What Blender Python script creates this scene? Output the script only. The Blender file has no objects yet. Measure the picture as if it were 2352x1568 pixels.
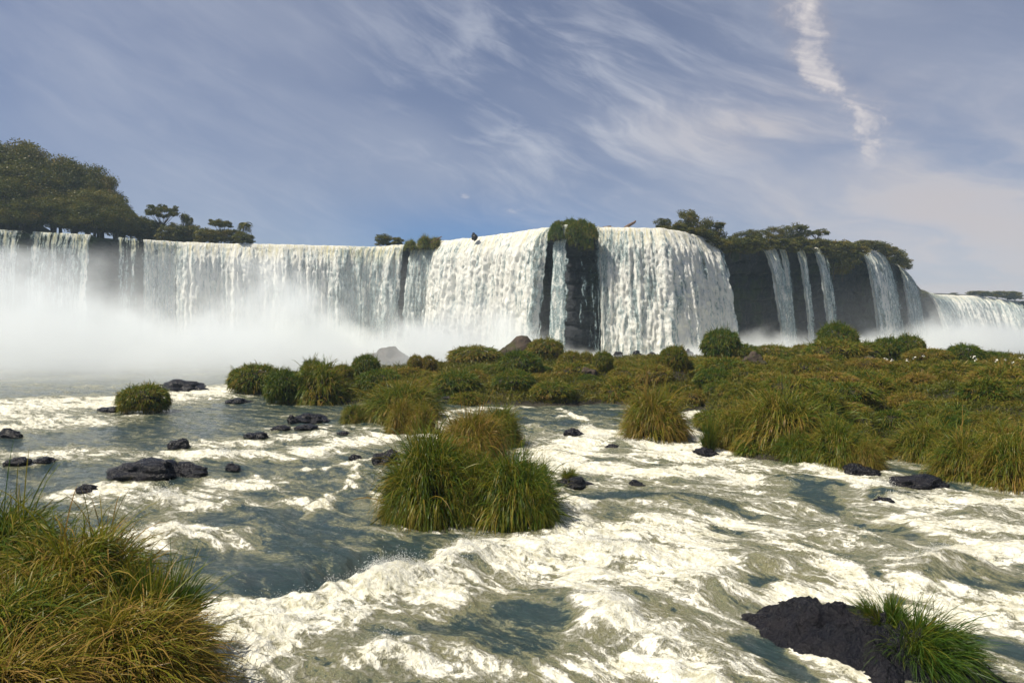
import bpy, math, random
import numpy as np
from mathutils import Vector, noise as mnoise

# ------------------------------------------------------------------ camera, sky, sun, exposure
scene = bpy.context.scene
col = scene.collection
FOC, U0, V0, CAMZ = 1568.0, 1176.0, 760.0, 5.0      # photograph measured on a 2352 x 1568 raster
cam_d = bpy.data.cameras.new('camera')
cam = bpy.data.objects.new('camera', cam_d)
col.objects.link(cam)
cam.location = (0, 0, CAMZ)
cam.rotation_euler = (math.radians(90), 0, 0)
cam_d.sensor_width = 36.0
cam_d.lens = 24.0
cam_d.shift_y = -(784 - V0) / 2352.0
cam_d.clip_start = 0.1
cam_d.clip_end = 5000
scene.camera = cam

SUN_EL, SUN_AZ = 58.0, -108.0        # azimuth measured from +Y (view direction) towards +X
sd = Vector((math.sin(math.radians(SUN_AZ)) * math.cos(math.radians(SUN_EL)),
             math.cos(math.radians(SUN_AZ)) * math.cos(math.radians(SUN_EL)),
             math.sin(math.radians(SUN_EL))))
sun_d = bpy.data.lights.new('sun', 'SUN')
sun = bpy.data.objects.new('sun', sun_d)
col.objects.link(sun)
sun_d.energy = 4.6
sun_d.angle = math.radians(0.5)
sun_d.color = (1.0, 0.91, 0.75)
sun.location = (-60, 40, 200)
sun.rotation_euler = (-sd).to_track_quat('-Z', 'Y').to_euler()

scene.view_settings.view_transform = 'Standard'
scene.view_settings.look = 'None'
scene.view_settings.exposure = 0.70
scene.view_settings.gamma = 1.0
scene.view_settings.use_curve_mapping = False
scene.cycles.use_denoising = True
scene.cycles.max_bounces = 8
scene.cycles.diffuse_bounces = 3
scene.cycles.glossy_bounces = 2
scene.cycles.transmission_bounces = 2
scene.cycles.volume_bounces = 6
scene.cycles.transparent_max_bounces = 16
scene.cycles.caustics_reflective = False
scene.cycles.caustics_refractive = False
scene.cycles.sample_clamp_indirect = 4.0
scene.cycles.volume_max_steps = 256


class NT:
    """small helper for node trees"""
    def __init__(s, tree):
        s.t = tree
        s.t.nodes.clear()

    def n(s, kind, **kw):
        nd = s.t.nodes.new(kind)
        for k, v in kw.items():
            if k == 'ins':
                for a, b in v.items():
                    s.put(nd, a, b)
            else:
                setattr(nd, k, v)
        return nd

    def put(s, nd, a, b):
        if isinstance(b, bpy.types.NodeSocket):
            s.t.links.new(b, nd.inputs[a])
        else:
            nd.inputs[a].default_value = b

    def m(s, op, a, b=None, c=None, clamp=False):
        nd = s.n('ShaderNodeMath', operation=op, use_clamp=clamp)
        for i, x in enumerate((a, b, c)):
            if x is not None:
                s.put(nd, i, x)
        return nd.outputs[0]

    def vm(s, op, a, b=None, scale=None):
        nd = s.n('ShaderNodeVectorMath', operation=op)
        s.put(nd, 0, a)
        if b is not None:
            s.put(nd, 1, b)
        if scale is not None:
            s.put(nd, 'Scale', scale)
        return nd.outputs[0]

    def ss(s, x, lo, hi, a=0.0, b=1.0):
        nd = s.n('ShaderNodeMapRange', interpolation_type='SMOOTHSTEP')
        for k, v in ((0, x), (1, lo), (2, hi), (3, a), (4, b)):
            s.put(nd, k, v)
        return nd.outputs[0]

    def lin(s, x, lo, hi, a=0.0, b=1.0):
        nd = s.n('ShaderNodeMapRange', clamp=True)
        for k, v in ((0, x), (1, lo), (2, hi), (3, a), (4, b)):
            s.put(nd, k, v)
        return nd.outputs[0]

    def noise(s, vec, scale, detail=4.0, rough=0.55, dist=0.0, out=0, kind='FBM'):
        nd = s.n('ShaderNodeTexNoise', noise_dimensions='3D', noise_type=kind)
        s.put(nd, 'Vector', vec)
        s.put(nd, 'Scale', scale)
        s.put(nd, 'Detail', detail)
        s.put(nd, 'Roughness', rough)
        s.put(nd, 'Distortion', dist)
        return nd.outputs[out]

    def mix(s, f, a, b):
        nd = s.n('ShaderNodeMix', data_type='RGBA')
        s.put(nd, 0, f)
        s.put(nd, 6, a)
        s.put(nd, 7, b)
        return nd.outputs[2]

    def ramp(s, x, stops):
        nd = s.n('ShaderNodeValToRGB')
        s.put(nd, 0, x)
        e = nd.color_ramp.elements
        while len(e) < len(stops):
            e.new(0.5)
        for k, (p, c) in zip(e, stops):
            k.position = p
            k.color = (*c, 1)
        return nd.outputs[0]

    def comb(s, x, y, z):
        nd = s.n('ShaderNodeCombineXYZ')
        for i, v in enumerate((x, y, z)):
            s.put(nd, i, v)
        return nd.outputs[0]


def build_world():
    w = bpy.data.worlds.new('World')
    scene.world = w
    w.use_nodes = True
    N = NT(w.node_tree)
    STR = 0.055
    sky = N.n('ShaderNodeTexSky', sky_type='NISHITA', sun_disc=False)
    sky.sun_elevation = math.radians(SUN_EL)
    sky.sun_rotation = math.radians(SUN_AZ)
    sky.air_density = 1.0
    sky.dust_density = 0.6
    sky.ozone_density = 3.0
    sky.altitude = 200
    d = N.n('ShaderNodeTexCoord').outputs['Generated']
    sp = N.n('ShaderNodeSeparateXYZ', ins={0: d})
    x, y, z = sp.outputs
    az = N.m('MULTIPLY', N.m('ARCTAN2', x, y), 57.2958)          # degrees, 0 straight ahead
    el = N.m('MULTIPLY', N.m('ARCSINE', z), 57.2958)
    # sheet of high cloud: direction projected on a plane overhead
    zz = N.m('ADD', N.m('MAXIMUM', z, 0.0), 0.12)
    px, py = N.m('DIVIDE', x, zz), N.m('DIVIDE', y, zz)
    warp = N.noise(N.comb(px, py, 0.0), 0.9, 3, 0.5, out=1)
    wv = N.vm('SCALE', N.vm('SUBTRACT', warp, (0.5, 0.5, 0.5)), scale=1.1)
    # streaks run from upper left to lower right: turn and stretch
    ra = math.radians(-28)
    a = N.m('ADD', N.m('MULTIPLY', az, math.cos(ra)), N.m('MULTIPLY', el, math.sin(ra) * 1.2))
    b = N.m('ADD', N.m('MULTIPLY', az, -math.sin(ra)), N.m('MULTIPLY', el, math.cos(ra) * 1.2))
    q = N.vm('ADD', N.comb(N.m('MULTIPLY', a, 0.030), N.m('MULTIPLY', b, 0.085), 0.0), N.vm('SCALE', wv, scale=0.55))
    n1 = N.noise(q, 1.5, 9, 0.58, 0.7)
    n2 = N.noise(N.vm('ADD', q, (7.3, 2.1, 0)), 0.8, 4, 0.5)
    qf = N.vm('ADD', N.comb(N.m('MULTIPLY', a, 0.07), N.m('MULTIPLY', b, 0.30), 3.0), N.vm('SCALE', wv, scale=1.0))
    n3 = N.noise(qf, 2.0, 8, 0.62, 0.8)

    def blob(a0, e0, ra_, re_):
        ax = N.m('DIVIDE', N.m('SUBTRACT', az, a0), ra_)
        ex = N.m('DIVIDE', N.m('SUBTRACT', el, e0), re_)
        r2 = N.m('ADD', N.m('MULTIPLY', ax, ax), N.m('MULTIPLY', ex, ex))
        return N.m('EXPONENT', N.m('MULTIPLY', r2, -1.0))
    # middle field of wisps
    mid = N.m('MAXIMUM', blob(4, 19, 13, 9), N.m('MULTIPLY', blob(14, 17, 12, 4), 0.8))
    wisp = N.m('MULTIPLY', N.ss(N.m('ADD', n1, N.m('MULTIPLY', N.m('SUBTRACT', n3, 0.5), 0.5)), 0.40, 0.80),
               N.m('ADD', 0.16, N.m('MULTIPLY', mid, 0.60)))
    # thin even veil everywhere, thicker low on the right
    veil = N.m('MULTIPLY', N.m('ADD', N.m('MULTIPLY', N.ss(n2, 0.30, 0.75), 0.30), 0.14), N.m('SUBTRACT', 1.0, N.m('MULTIPLY', blob(-3, 7, 16, 4), 0.8)))
    low = N.m('MULTIPLY', N.m('MAXIMUM', blob(33, 7, 17, 8.5), N.m('MULTIPLY', blob(22, 16, 11, 3.4), 0.85)),
              N.ss(N.m('ADD', N.m('MULTIPLY', n1, 0.6), N.m('MULTIPLY', n2, 0.4)), 0.25, 0.62))
    # the tall hooked plume: centre line of azimuth against elevation
    crv = N.n('ShaderNodeFloatCurve')
    N.put(crv, 'Value', N.lin(el, 10.0, 30.0))
    cp = crv.mapping.curves[0].points
    pts = [(0.0, 0.20), (0.10, 0.45), (0.20, 0.52), (0.32, 0.44), (0.44, 0.22), (0.60, 0.08), (0.78, 0.14), (1.0, 0.30)]
    cp[0].location, cp[1].location = pts[0], pts[-1]
    for p_ in pts[1:-1]:
        cp.new(*p_)
    crv.mapping.update()
    ctr = N.m('ADD', 22.0, N.m('MULTIPLY', crv.outputs[0], 12.0))
    wob = N.m('MULTIPLY', N.m('SUBTRACT', N.noise(N.comb(N.m('MULTIPLY', az, .25), N.m('MULTIPLY', el, .25), 5.0), 1.0, 6, 0.66), 0.5), 6.5)
    dist = N.m('ABSOLUTE', N.m('ADD', N.m('SUBTRACT', az, ctr), wob))
    wid = N.lin(el, 11.0, 28.0, 1.0, 2.6)
    core = N.m('SUBTRACT', 1.0, N.ss(N.m('DIVIDE', dist, wid), 0.0, 1.3))
    core = N.m('MULTIPLY', core, N.ss(el, 11.0, 13.0))
    core = N.m('MULTIPLY', core, N.lin(n3, 0.25, 0.65, 0.35, 1.0))
    core = N.m('MULTIPLY', core, N.m('SUBTRACT', 1.0, N.ss(el, 29.0, 38.0)))
    # two tiny cumulus tufts near the lip of the falls
    tuf = N.m('MAXIMUM', blob(-3.9, 11.1, 0.8, 0.45), N.m('MAXIMUM', blob(0.3, 10.0, 1.3, 0.45), blob(1.7, 9.1, 0.9, 0.25)))
    tuf = N.m('MULTIPLY', N.ss(N.m('MULTIPLY', tuf, N.noise(N.comb(az, N.m('MULTIPLY', el, 3.0), 0.0), 0.9, 6, 0.72)), 0.22, 0.55), 0.5)
    fac = N.m('ADD', N.m('ADD', veil, wisp), N.m('MULTIPLY', low, 0.72))
    fac = N.m('MINIMUM', fac, 0.82)
    fac = N.m('MAXIMUM', fac, N.m('MULTIPLY', core, 0.92))
    fac = N.m('MAXIMUM', fac, tuf, clamp=True)
    warm = N.mix(N.m('MAXIMUM', low, core, clamp=True), (0.545, 0.575, 0.66, 1), (0.64, 0.57, 0.55, 1))
    warm = N.mix(N.m('MAXIMUM', core, tuf, clamp=True), warm, (0.80, 0.74, 0.72, 1))
    cloud = N.vm('SCALE', warm, scale=0.62 / STR)
    tint = N.vm('MULTIPLY', sky.outputs[0], (0.80, 0.74, 0.84))
    azure = blob(-3, 7.5, 13, 3.2)
    tint = N.mix(N.m('MULTIPLY', azure, 0.75), tint, N.vm('MULTIPLY', sky.outputs[0], (0.22, 0.60, 1.05)))
    colr = N.mix(fac, tint, cloud)
    bg = N.n('ShaderNodeBackground', ins={'Color': colr, 'Strength': STR})
    out = N.n('ShaderNodeOutputWorld')
    N.t.links.new(bg.outputs[0], out.inputs['Surface'])


build_world()

# ------------------------------------------------------------------ helpers
rng = np.random.default_rng(7)
random.seed(7)


def tag(o, label=None, cat=None, group=None, kind=None):
    if label:
        o['label'] = label
    if cat:
        o['category'] = cat
    if group:
        o['group'] = group
    if kind:
        o['kind'] = kind
    return o


def empty(name, loc, rz=0.0):
    o = bpy.data.objects.new(name, None)
    col.objects.link(o)
    o.location = loc
    o.rotation_euler = (0, 0, rz)
    o.empty_display_size = 0.3
    return o


def mesh_arrays(name, verts, faces, attrs=None, smooth=True):
    """verts (n,3); faces (m,k) of one size"""
    me = bpy.data.meshes.new(name)
    verts = np.ascontiguousarray(verts, dtype=np.float32)
    faces = np.ascontiguousarray(faces, dtype=np.int32)
    m, k = faces.shape
    me.vertices.add(len(verts))
    me.vertices.foreach_set('co', verts.ravel())
    me.loops.add(m * k)
    me.loops.foreach_set('vertex_index', faces.ravel())
    me.polygons.add(m)
    me.polygons.foreach_set('loop_start', np.arange(0, m * k, k, dtype=np.int32))
    if smooth:
        me.polygons.foreach_set('use_smooth', np.ones(m, dtype=bool))
    me.update(calc_edges=True)
    for key, val in (attrs or {}).items():
        val = np.ascontiguousarray(val, dtype=np.float32)
        if val.ndim == 1:
            at_ = me.attributes.new(key, 'FLOAT', 'POINT')
            at_.data.foreach_set('value', val)
        else:
            at_ = me.attributes.new(key, 'FLOAT_VECTOR', 'POINT')
            at_.data.foreach_set('vector', val.ravel())
    return me


def link(name, me, mat=None, parent=None, loc=(0, 0, 0)):
    o = bpy.data.objects.new(name, me)
    col.objects.link(o)
    if mat and not me.materials:
        me.materials.append(mat)
    o.location = loc
    if parent:
        o.parent = parent
    return o


def grid_faces(r, c):
    i = np.arange(r - 1)[:, None] * c + np.arange(c - 1)[None, :]
    return np.stack([i, i + 1, i + c + 1, i + c], -1).reshape(-1, 4)


def hash2(ix, iy, seed):
    h = (ix.astype(np.int64) * 374761393 + iy.astype(np.int64) * 668265263 + seed * 974634777) & 0xFFFFFFFF
    h = ((h ^ (h >> 13)) * 1274126177) & 0xFFFFFFFF
    return (h ^ (h >> 16)) & 0xFFFFFFFF


def perlin(x, y, seed=0):
    x0, y0 = np.floor(x), np.floor(y)
    fx, fy = x - x0, y - y0
    u, v = fx * fx * fx * (fx * (fx * 6 - 15) + 10), fy * fy * fy * (fy * (fy * 6 - 15) + 10)

    def g(dx, dy):
        a = hash2(x0 + dx, y0 + dy, seed) * (2 * math.pi / 4294967296.0)
        return np.cos(a) * (fx - dx) + np.sin(a) * (fy - dy)
    return 1.4 * ((g(0, 0) * (1 - u) + g(1, 0) * u) * (1 - v) + (g(0, 1) * (1 - u) + g(1, 1) * u) * v)


def fbm(x, y, oct=4, seed=0, gain=0.5, lac=2.03):
    s, a, t = 0.0, 1.0, 0.0
    for k in range(oct):
        s = s + a * perlin(x, y, seed + 17 * k)
        t += a
        a *= gain
        x, y = x * lac + 3.7, y * lac + 1.3
    return s / t


def billow(x, y, oct=3, seed=0):
    s, a, t = 0.0, 1.0, 0.0
    for k in range(oct):
        s = s + a * (1 - np.abs(perlin(x, y, seed + 31 * k)) * 2.0)
        t += a
        a *= 0.5
        x, y = x * 2.1 + 1.7, y * 2.1 + 9.2
    return s / t


def sstep(x, a, b):
    t = np.clip((x - a) / (b - a), 0, 1)
    return t * t * (3 - 2 * t)


def at(u, v, z=0.0):
    """point of the level z seen at u, v"""
    Y = (CAMZ - z) * FOC / (v - V0)
    return np.array(((u - U0) / FOC * Y, Y, z))


def atd(u, v, Y):
    return np.array(((u - U0) / FOC * Y, Y, CAMZ + (V0 - v) / FOC * Y))


def new_mat(name):
    m = bpy.data.materials.new(name)
    m.use_nodes = True
    return m, NT(m.node_tree)


def attr(N, name, out='Fac'):
    nd = N.n('ShaderNodeAttribute', attribute_name=name)
    return nd.outputs[out]


# ------------------------------------------------------------------ materials
def mat_river():
    m, N = new_mat('river_water')
    foam = attr(N, 'foam')
    fl = attr(N, 'flow', 'Vector')
    st = N.vm('MULTIPLY', fl, (0.26, 1.0, 1.0))
    st2 = N.vm('MULTIPLY', fl, (0.42, 1.0, 1.0))
    w = N.vm('SCALE', N.vm('SUBTRACT', N.noise(fl, 1.1, 3, 0.5, out=1), (.5, .5, .5)), scale=0.9)
    na = N.noise(N.vm('ADD', st, w), 1.5, 8, 0.62)
    nb = N.noise(N.vm('ADD', st2, w), 5.0, 6, 0.65)
    nf = N.noise(N.vm('MULTIPLY', fl, (0.55, 1.0, 1.0)), 15.0, 5, 0.66)
    # lacing: cell borders
    vor = N.n('ShaderNodeTexVoronoi', feature='DISTANCE_TO_EDGE')
    N.put(vor, 'Vector', N.vm('ADD', st2, N.vm('SCALE', w, scale=0.8)))
    N.put(vor, 'Scale', 2.6)
    lace = N.m('SUBTRACT', 1.0, N.ss(vor.outputs['Distance'], 0.0, 0.16))
    k = N.m('ADD', foam, N.m('MULTIPLY', N.m('SUBTRACT', na, 0.5), 1.75))
    k = N.m('ADD', k, N.m('MULTIPLY', N.m('SUBTRACT', nb, 0.5), 1.15))
    k = N.m('ADD', k, N.m('MULTIPLY', N.m('SUBTRACT', nf, 0.5), 0.80))
    ng_ = N.noise(fl, 38.0, 3, 0.7)
    k = N.m('ADD', k, N.m('MULTIPLY', N.m('SUBTRACT', ng_, 0.5), 0.55))  # fine white speckle: bubbles, plus painted glints on dark water
    k = N.m('ADD', k, N.m('MULTIPLY', N.m('MULTIPLY', lace, N.ss(foam, 0.08, 0.4)), 0.14))
    white = N.ss(k, 0.37, 0.78)
    silt = N.ss(k, 0.05, 0.58)
    deep = N.mix(N.noise(fl, 0.35, 3), (0.010, 0.030, 0.040, 1), (0.026, 0.040, 0.034, 1))
    aer = N.mix(N.noise(fl, 0.8, 4), (0.150, 0.165, 0.115, 1), (0.29, 0.265, 0.115, 1))
    c = N.mix(silt, deep, aer)
    fv = N.m('ADD', N.m('MULTIPLY', nb, 0.45), N.m('ADD', N.m('MULTIPLY', nf, 0.35), N.m('MULTIPLY', ng_, 0.20)))
    foamc = N.mix(N.ss(fv, 0.36, 0.62), (0.36, 0.345, 0.23, 1), (0.79, 0.785, 0.71, 1))
    c = N.mix(white, c, foamc)
    rough = N.m('ADD', N.lin(silt, 0, 1, 0.07, 0.28), N.m('MULTIPLY', white, 0.40))
    # small chop
    chop = N.noise(st2, 3.2, 7, 0.64)
    h = N.m('ADD', N.m('MULTIPLY', chop, 0.20), N.m('MULTIPLY', white, N.m('ADD', 0.02, N.m('MULTIPLY', nb, 0.12))))
    h = N.m('ADD', h, N.m('MULTIPLY', nf, N.lin(white, 0, 1, 0.022, 0.055)))
    bmp = N.n('ShaderNodeBump', ins={'Strength': 0.85, 'Distance': 1.0, 'Height': h})
    p = N.n('ShaderNodeBsdfPrincipled', ins={'Base Color': c, 'Roughness': rough, 'IOR': 1.33, 'Normal': bmp.outputs[0]})
    out = N.n('ShaderNodeOutputMaterial')
    N.t.links.new(p.outputs[0], out.inputs[0])
    return m


def mat_fall():
    m, N = new_mat('falling_water')
    dens = attr(N, 'dens')
    fl = attr(N, 'flow', 'Vector')          # x metres along the lip, y metres fallen
    sp = N.n('ShaderNodeSeparateXYZ', ins={0: fl})
    wv = N.vm('SCALE', N.vm('SUBTRACT', N.noise(fl, 0.35, 3, 0.5, out=1), (.5, .5, .5)), scale=0.8)
    f2 = N.vm('ADD', fl, wv)
    s1 = N.noise(N.vm('MULTIPLY', f2, (1.6, 0.11, 1.0)), 1.0, 6, 0.62)
    s2 = N.noise(N.vm('MULTIPLY', f2, (5.5, 0.45, 1.0)), 1.0, 4, 0.6)
    s3 = N.noise(N.vm('MULTIPLY', f2, (2.0, 0.60, 1.0)), 1.0, 8, 0.70)
    k = N.m('ADD', dens, N.m('MULTIPLY', N.m('SUBTRACT', s1, 0.5), 1.7))
    k = N.m('ADD', k, N.m('MULTIPLY', N.m('SUBTRACT', s2, 0.5), 0.55))
    k = N.m('ADD', k, N.m('MULTIPLY', N.m('SUBTRACT', s3, 0.5), 0.95))
    s4 = N.noise(N.vm('MULTIPLY', f2, (5.0, 2.4, 1.0)), 1.0, 5, 0.7)
    k = N.m('ADD', k, N.m('MULTIPLY', N.m('SUBTRACT', s4, 0.5), 0.75))
    alpha = N.ss(k, 0.28, 0.60)
    thick = N.ss(k, 0.42, 0.90)
    c = N.mix(thick, (0.22, 0.33, 0.36, 1), (0.90, 0.90, 0.85, 1))  # gaps teal grey: thinner aerated water with its shade painted in
    lip = N.m('MULTIPLY', N.m('SUBTRACT', 1.0, N.ss(sp.outputs[1], 0.5, 6.0)), N.ss(s1, 0.42, 0.66))
    c = N.mix(N.m('MULTIPLY', lip, 0.75), c, (0.60, 0.55, 0.26, 1))
    bmp = N.n('ShaderNodeBump', ins={'Strength': 0.9, 'Distance': 1.0,
                                     'Height': N.m('ADD', N.m('ADD', N.m('MULTIPLY', s3, 0.55), N.m('MULTIPLY', s4, 0.30)), N.m('MULTIPLY', s2, 0.30))})
    d = N.n('ShaderNodeBsdfPrincipled', ins={'Base Color': c, 'Roughness': 0.55, 'Normal': bmp.outputs[0]})
    tl = N.n('ShaderNodeBsdfTranslucent', ins={'Color': c})
    mx0 = N.n('ShaderNodeMixShader', ins={0: 0.22, 1: d.outputs[0], 2: tl.outputs[0]})
    tr = N.n('ShaderNodeBsdfTransparent')
    mx = N.n('ShaderNodeMixShader', ins={0: alpha, 1: tr.outputs[0], 2: mx0.outputs[0]})
    out = N.n('ShaderNodeOutputMaterial')
    N.t.links.new(mx.outputs[0], out.inputs[0])
    return m


def mat_rock(name, c1, c2, rough, scale=1.0, moss=None, layer=False):
    m, N = new_mat(name)
    pos = N.n('ShaderNodeNewGeometry').outputs['Position']
    v = N.vm('MULTIPLY', pos, (1, 1, 2.2)) if layer else pos
    n1 = N.noise(v, 0.9 * scale, 8, 0.62)
    n2 = N.noise(v, 6.0 * scale, 6, 0.62)
    c = N.mix(N.ss(n1, 0.3, 0.7), (*c1, 1), (*c2, 1))
    if moss:
        mf = N.m('MULTIPLY', N.ss(N.noise(pos, 0.35 * scale, 6, 0.65), 0.50, 0.68), 0.9)
        c = N.mix(mf, c, (*moss, 1))
    h = N.m('ADD', N.m('MULTIPLY', n1, 0.35 / scale), N.m('MULTIPLY', n2, 0.13 / scale))
    bmp = N.n('ShaderNodeBump', ins={'Strength': 1.0, 'Distance': 1.0, 'Height': h})
    r = N.lin(n2, 0.3, 0.7, rough, rough + 0.25)
    p = N.n('ShaderNodeBsdfPrincipled', ins={'Base Color': c, 'Roughness': r, 'Specular IOR Level': 0.22, 'Normal': bmp.outputs[0]})
    out = N.n('ShaderNodeOutputMaterial')
    N.t.links.new(p.outputs[0], out.inputs[0])
    return m


def mat_leaf(name, stops, gloss=0.38, transl=0.36, shift=0.0):
    """colour chosen per blade by the attribute tint, varied a little per plant"""
    m, N = new_mat(name)
    t = attr(N, 'tint')
    oi = N.n('ShaderNodeObjectInfo').outputs['Random']
    pos = N.n('ShaderNodeNewGeometry').outputs['Position']
    pt = N.noise(pos, 0.30, 3, 0.5)
    t = N.m('ADD', t, N.m('MULTIPLY', N.m('SUBTRACT', oi, 0.5), 0.30))
    t = N.m('ADD', t, N.m('MULTIPLY', N.m('SUBTRACT', pt, 0.5), 0.55))
    t = N.m('ADD', t, shift, clamp=True)
    c = N.ramp(t, stops)
    p = N.n('ShaderNodeBsdfPrincipled', ins={'Base Color': c, 'Roughness': gloss, 'Specular IOR Level': 0.16})
    tl = N.n('ShaderNodeBsdfTranslucent', ins={'Color': N.mix(0.35, c, (0.16, 0.17, 0.012, 1))})
    mx = N.n('ShaderNodeMixShader', ins={0: transl, 1: p.outputs[0], 2: tl.outputs[0]})
    out = N.n('ShaderNodeOutputMaterial')
    N.t.links.new(mx.outputs[0], out.inputs[0])
    return m


def mat_plain(name, c, rough=0.8, c2=None, scale=3.0):
    m, N = new_mat(name)
    pos = N.n('ShaderNodeNewGeometry').outputs['Position']
    n1 = N.noise(pos, scale, 6, 0.6)
    cc = N.mix(N.ss(n1, 0.3, 0.7), (*c, 1), (*(c2 or tuple(x * 0.6 for x in c)), 1))
    bmp = N.n('ShaderNodeBump', ins={'Strength': 0.8, 'Distance': 0.2, 'Height': n1})
    p = N.n('ShaderNodeBsdfPrincipled', ins={'Base Color': cc, 'Roughness': rough, 'Normal': bmp.outputs[0]})
    out = N.n('ShaderNodeOutputMaterial')
    N.t.links.new(p.outputs[0], out.inputs[0])
    return m


M = {}
M['river'] = mat_river()
M['fall'] = mat_fall()
M['cliff'] = mat_rock('wet_basalt_cliff', (0.006, 0.009, 0.016), (0.026, 0.030, 0.040), 0.45, 0.35, (0.022, 0.042, 0.010), True)
M['rock'] = mat_rock('wet_dark_rock', (0.003, 0.004, 0.008), (0.011, 0.010, 0.013), 0.10, 2.0)
M['dry_rock'] = mat_rock('brown_rock', (0.035, 0.027, 0.022), (0.080, 0.060, 0.046), 0.7, 1.2, (0.045, 0.050, 0.012))
M['soil'] = mat_plain('dark_soil', (0.014, 0.012, 0.006), 0.95, (0.022, 0.018, 0.009))
M['bed'] = mat_plain('river_bed', (0.05, 0.045, 0.035), 0.9)
G_MIX = [(0.0, (0.035, 0.080, 0.010)), (0.25, (0.085, 0.130, 0.012)), (0.50, (0.165, 0.155, 0.016)),
         (0.75, (0.225, 0.160, 0.026)), (1.0, (0.280, 0.170, 0.050))]
M['grass'] = mat_leaf('tussock_grass', G_MIX)
M['grass_green'] = mat_leaf('fresh_green_grass', G_MIX, shift=-0.20)
M['grass_lush'] = mat_leaf('lush_green_grass', G_MIX, shift=-0.42)
M['grass_brown'] = mat_leaf('dry_brown_grass', G_MIX, shift=0.20)
M['cover'] = mat_leaf('island_foliage', [(0.0, (0.030, 0.048, 0.006)), (0.35, (0.090, 0.100, 0.010)),
                                        (0.65, (0.160, 0.130, 0.014)), (1.0, (0.190, 0.100, 0.024))], 0.4, 0.25)
M['tree'] = mat_leaf('tree_leaves', [(0.0, (0.030, 0.046, 0.007)), (0.4, (0.078, 0.082, 0.010)),
                                     (0.75, (0.140, 0.115, 0.014)), (1.0, (0.180, 0.115, 0.022))], 0.5, 0.22)
M['bark'] = mat_plain('bark', (0.06, 0.048, 0.036), 0.9)
M['dead'] = mat_plain('dead_wood', (0.16, 0.10, 0.07), 0.85, (0.08, 0.05, 0.035))
M['petal'] = mat_plain('white_petals', (0.8, 0.78, 0.70), 0.6, (0.75, 0.72, 0.62))
M['spray'] = mat_plain('spray_drops', (0.85, 0.86, 0.84), 0.35, (0.85, 0.86, 0.84))

# ------------------------------------------------------------------ the lip of the falls
LIP = [  # u, distance, v of the lip
    (-900, 138, 500), (-500, 138, 512), (-200, 142, 520), (0, 150, 529), (215, 153, 541), (300, 156, 549), (410, 160, 557), (520, 164, 561), (600, 166, 562),
    (740, 170, 565), (850, 172, 568), (930, 170, 563), (1000, 168, 556), (1100, 160, 546), (1180, 155, 535), (1250, 149, 525),
    (1310, 145, 521), (1370, 147, 523), (1440, 146, 524), (1520, 146, 526), (1570, 149, 534), (1620, 155, 548), (1680, 161, 562), (1750, 168, 572),
    (1870, 178, 570), (1960, 188, 569), (2020, 198, 580), (2080, 222, 622), (2120, 300, 668), (2150, 385, 677), (2250, 398, 680),
    (2330, 404, 692), (2450, 410, 700), (2800, 410, 700)]
lu = np.array([p[0] for p in LIP], float)
_fine = np.linspace(-900, 2800, 7401)


def smooth(a, k):
    ker = np.hanning(2 * k + 1)
    ker /= ker.sum()
    return np.convolve(np.pad(a, k, mode='edge'), ker, mode='valid')


LY = smooth(np.interp(_fine, lu, [p[1] for p in LIP]), 24)
LV = smooth(np.interp(_fine, lu, [p[2] for p in LIP]), 16)
LX = (_fine - U0) / FOC * LY
LZ = CAMZ + (V0 - LV) / FOC * LY
_dx, _dy = np.gradient(LX), np.gradient(LY)
_l = np.hypot(_dx, _dy)
LNX, LNY = smooth(_dy / _l, 60), smooth(-_dx / _l, 60)
_l = np.hypot(LNX, LNY)
LNX, LNY = LNX / _l, LNY / _l
LS = np.concatenate([[0], np.cumsum(np.hypot(np.diff(LX), np.diff(LY)))])


def lip_at_s(s):
    f = lambda a: np.interp(s, LS, a)
    return f(LX), f(LY), f(LZ), f(LNX), f(LNY), f(_fine)


def s_of_u(u):
    return float(np.interp(u, _fine, LS))


def lip_y_of_x(x):
    return np.interp(x, LX, LY)


def lip_z_of_x(x):
    return np.interp(x, LX, LZ)


# cliff
def build_cliff():
    s = np.concatenate([np.arange(s_of_u(-880), s_of_u(-60), 2.0), np.arange(s_of_u(-60), s_of_u(2130), 0.45), np.arange(s_of_u(2130), s_of_u(2780), 2.0)])
    X, Y, Z, nx, ny, u = lip_at_s(s)
    t = np.linspace(0, 1, 80)[:, None]
    H = Z[None, :] + 3.0
    z = Z[None, :] - 0.25 - t * H
    depth = t * H
    S, Dp = s[None, :] + 0 * depth, depth + 0 * s[None, :]
    lay = Dp / 3.1 + 0.7 * fbm(S / 22, Dp / 30, 2, 9)
    fr = lay - np.floor(lay)
    step = (0.75 + 0.6 * fbm(S / 7, np.floor(lay) * 3.3, 2, 19)) * (1.0 - 1.6 * sstep(fr, 0.80, 1.0))
    jut = 1.5 * fbm(S / 9.0, Dp / 14.0, 4, 3) + step + 0.9 * np.abs(fbm(S / 2.4, Dp / 13.0, 3, 5)) * 1.6 + 0.5 * fbm(S / 1.6, Dp / 2.0, 3, 6)
    under = -2.6 * sstep(t, 0.02, 0.25) + 1.5 * sstep(t, 0.7, 1.0)
    # the buttress between the two great curtains stands forward
    but = np.exp(-((u - 1318) / 45.0) ** 2)[None, :] * (2.0 + 0.6 * t)
    o = -0.6 + (jut * sstep(t, 0.0, 0.15)) + under + but
    co = np.stack([X + nx * o, Y + ny * o, z], -1).reshape(-1, 3)
    o_ = link('cliff', mesh_arrays('cliff', co, grid_faces(len(t), len(s))), M['cliff'])
    tag(o_, kind='structure')


build_cliff()


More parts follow.
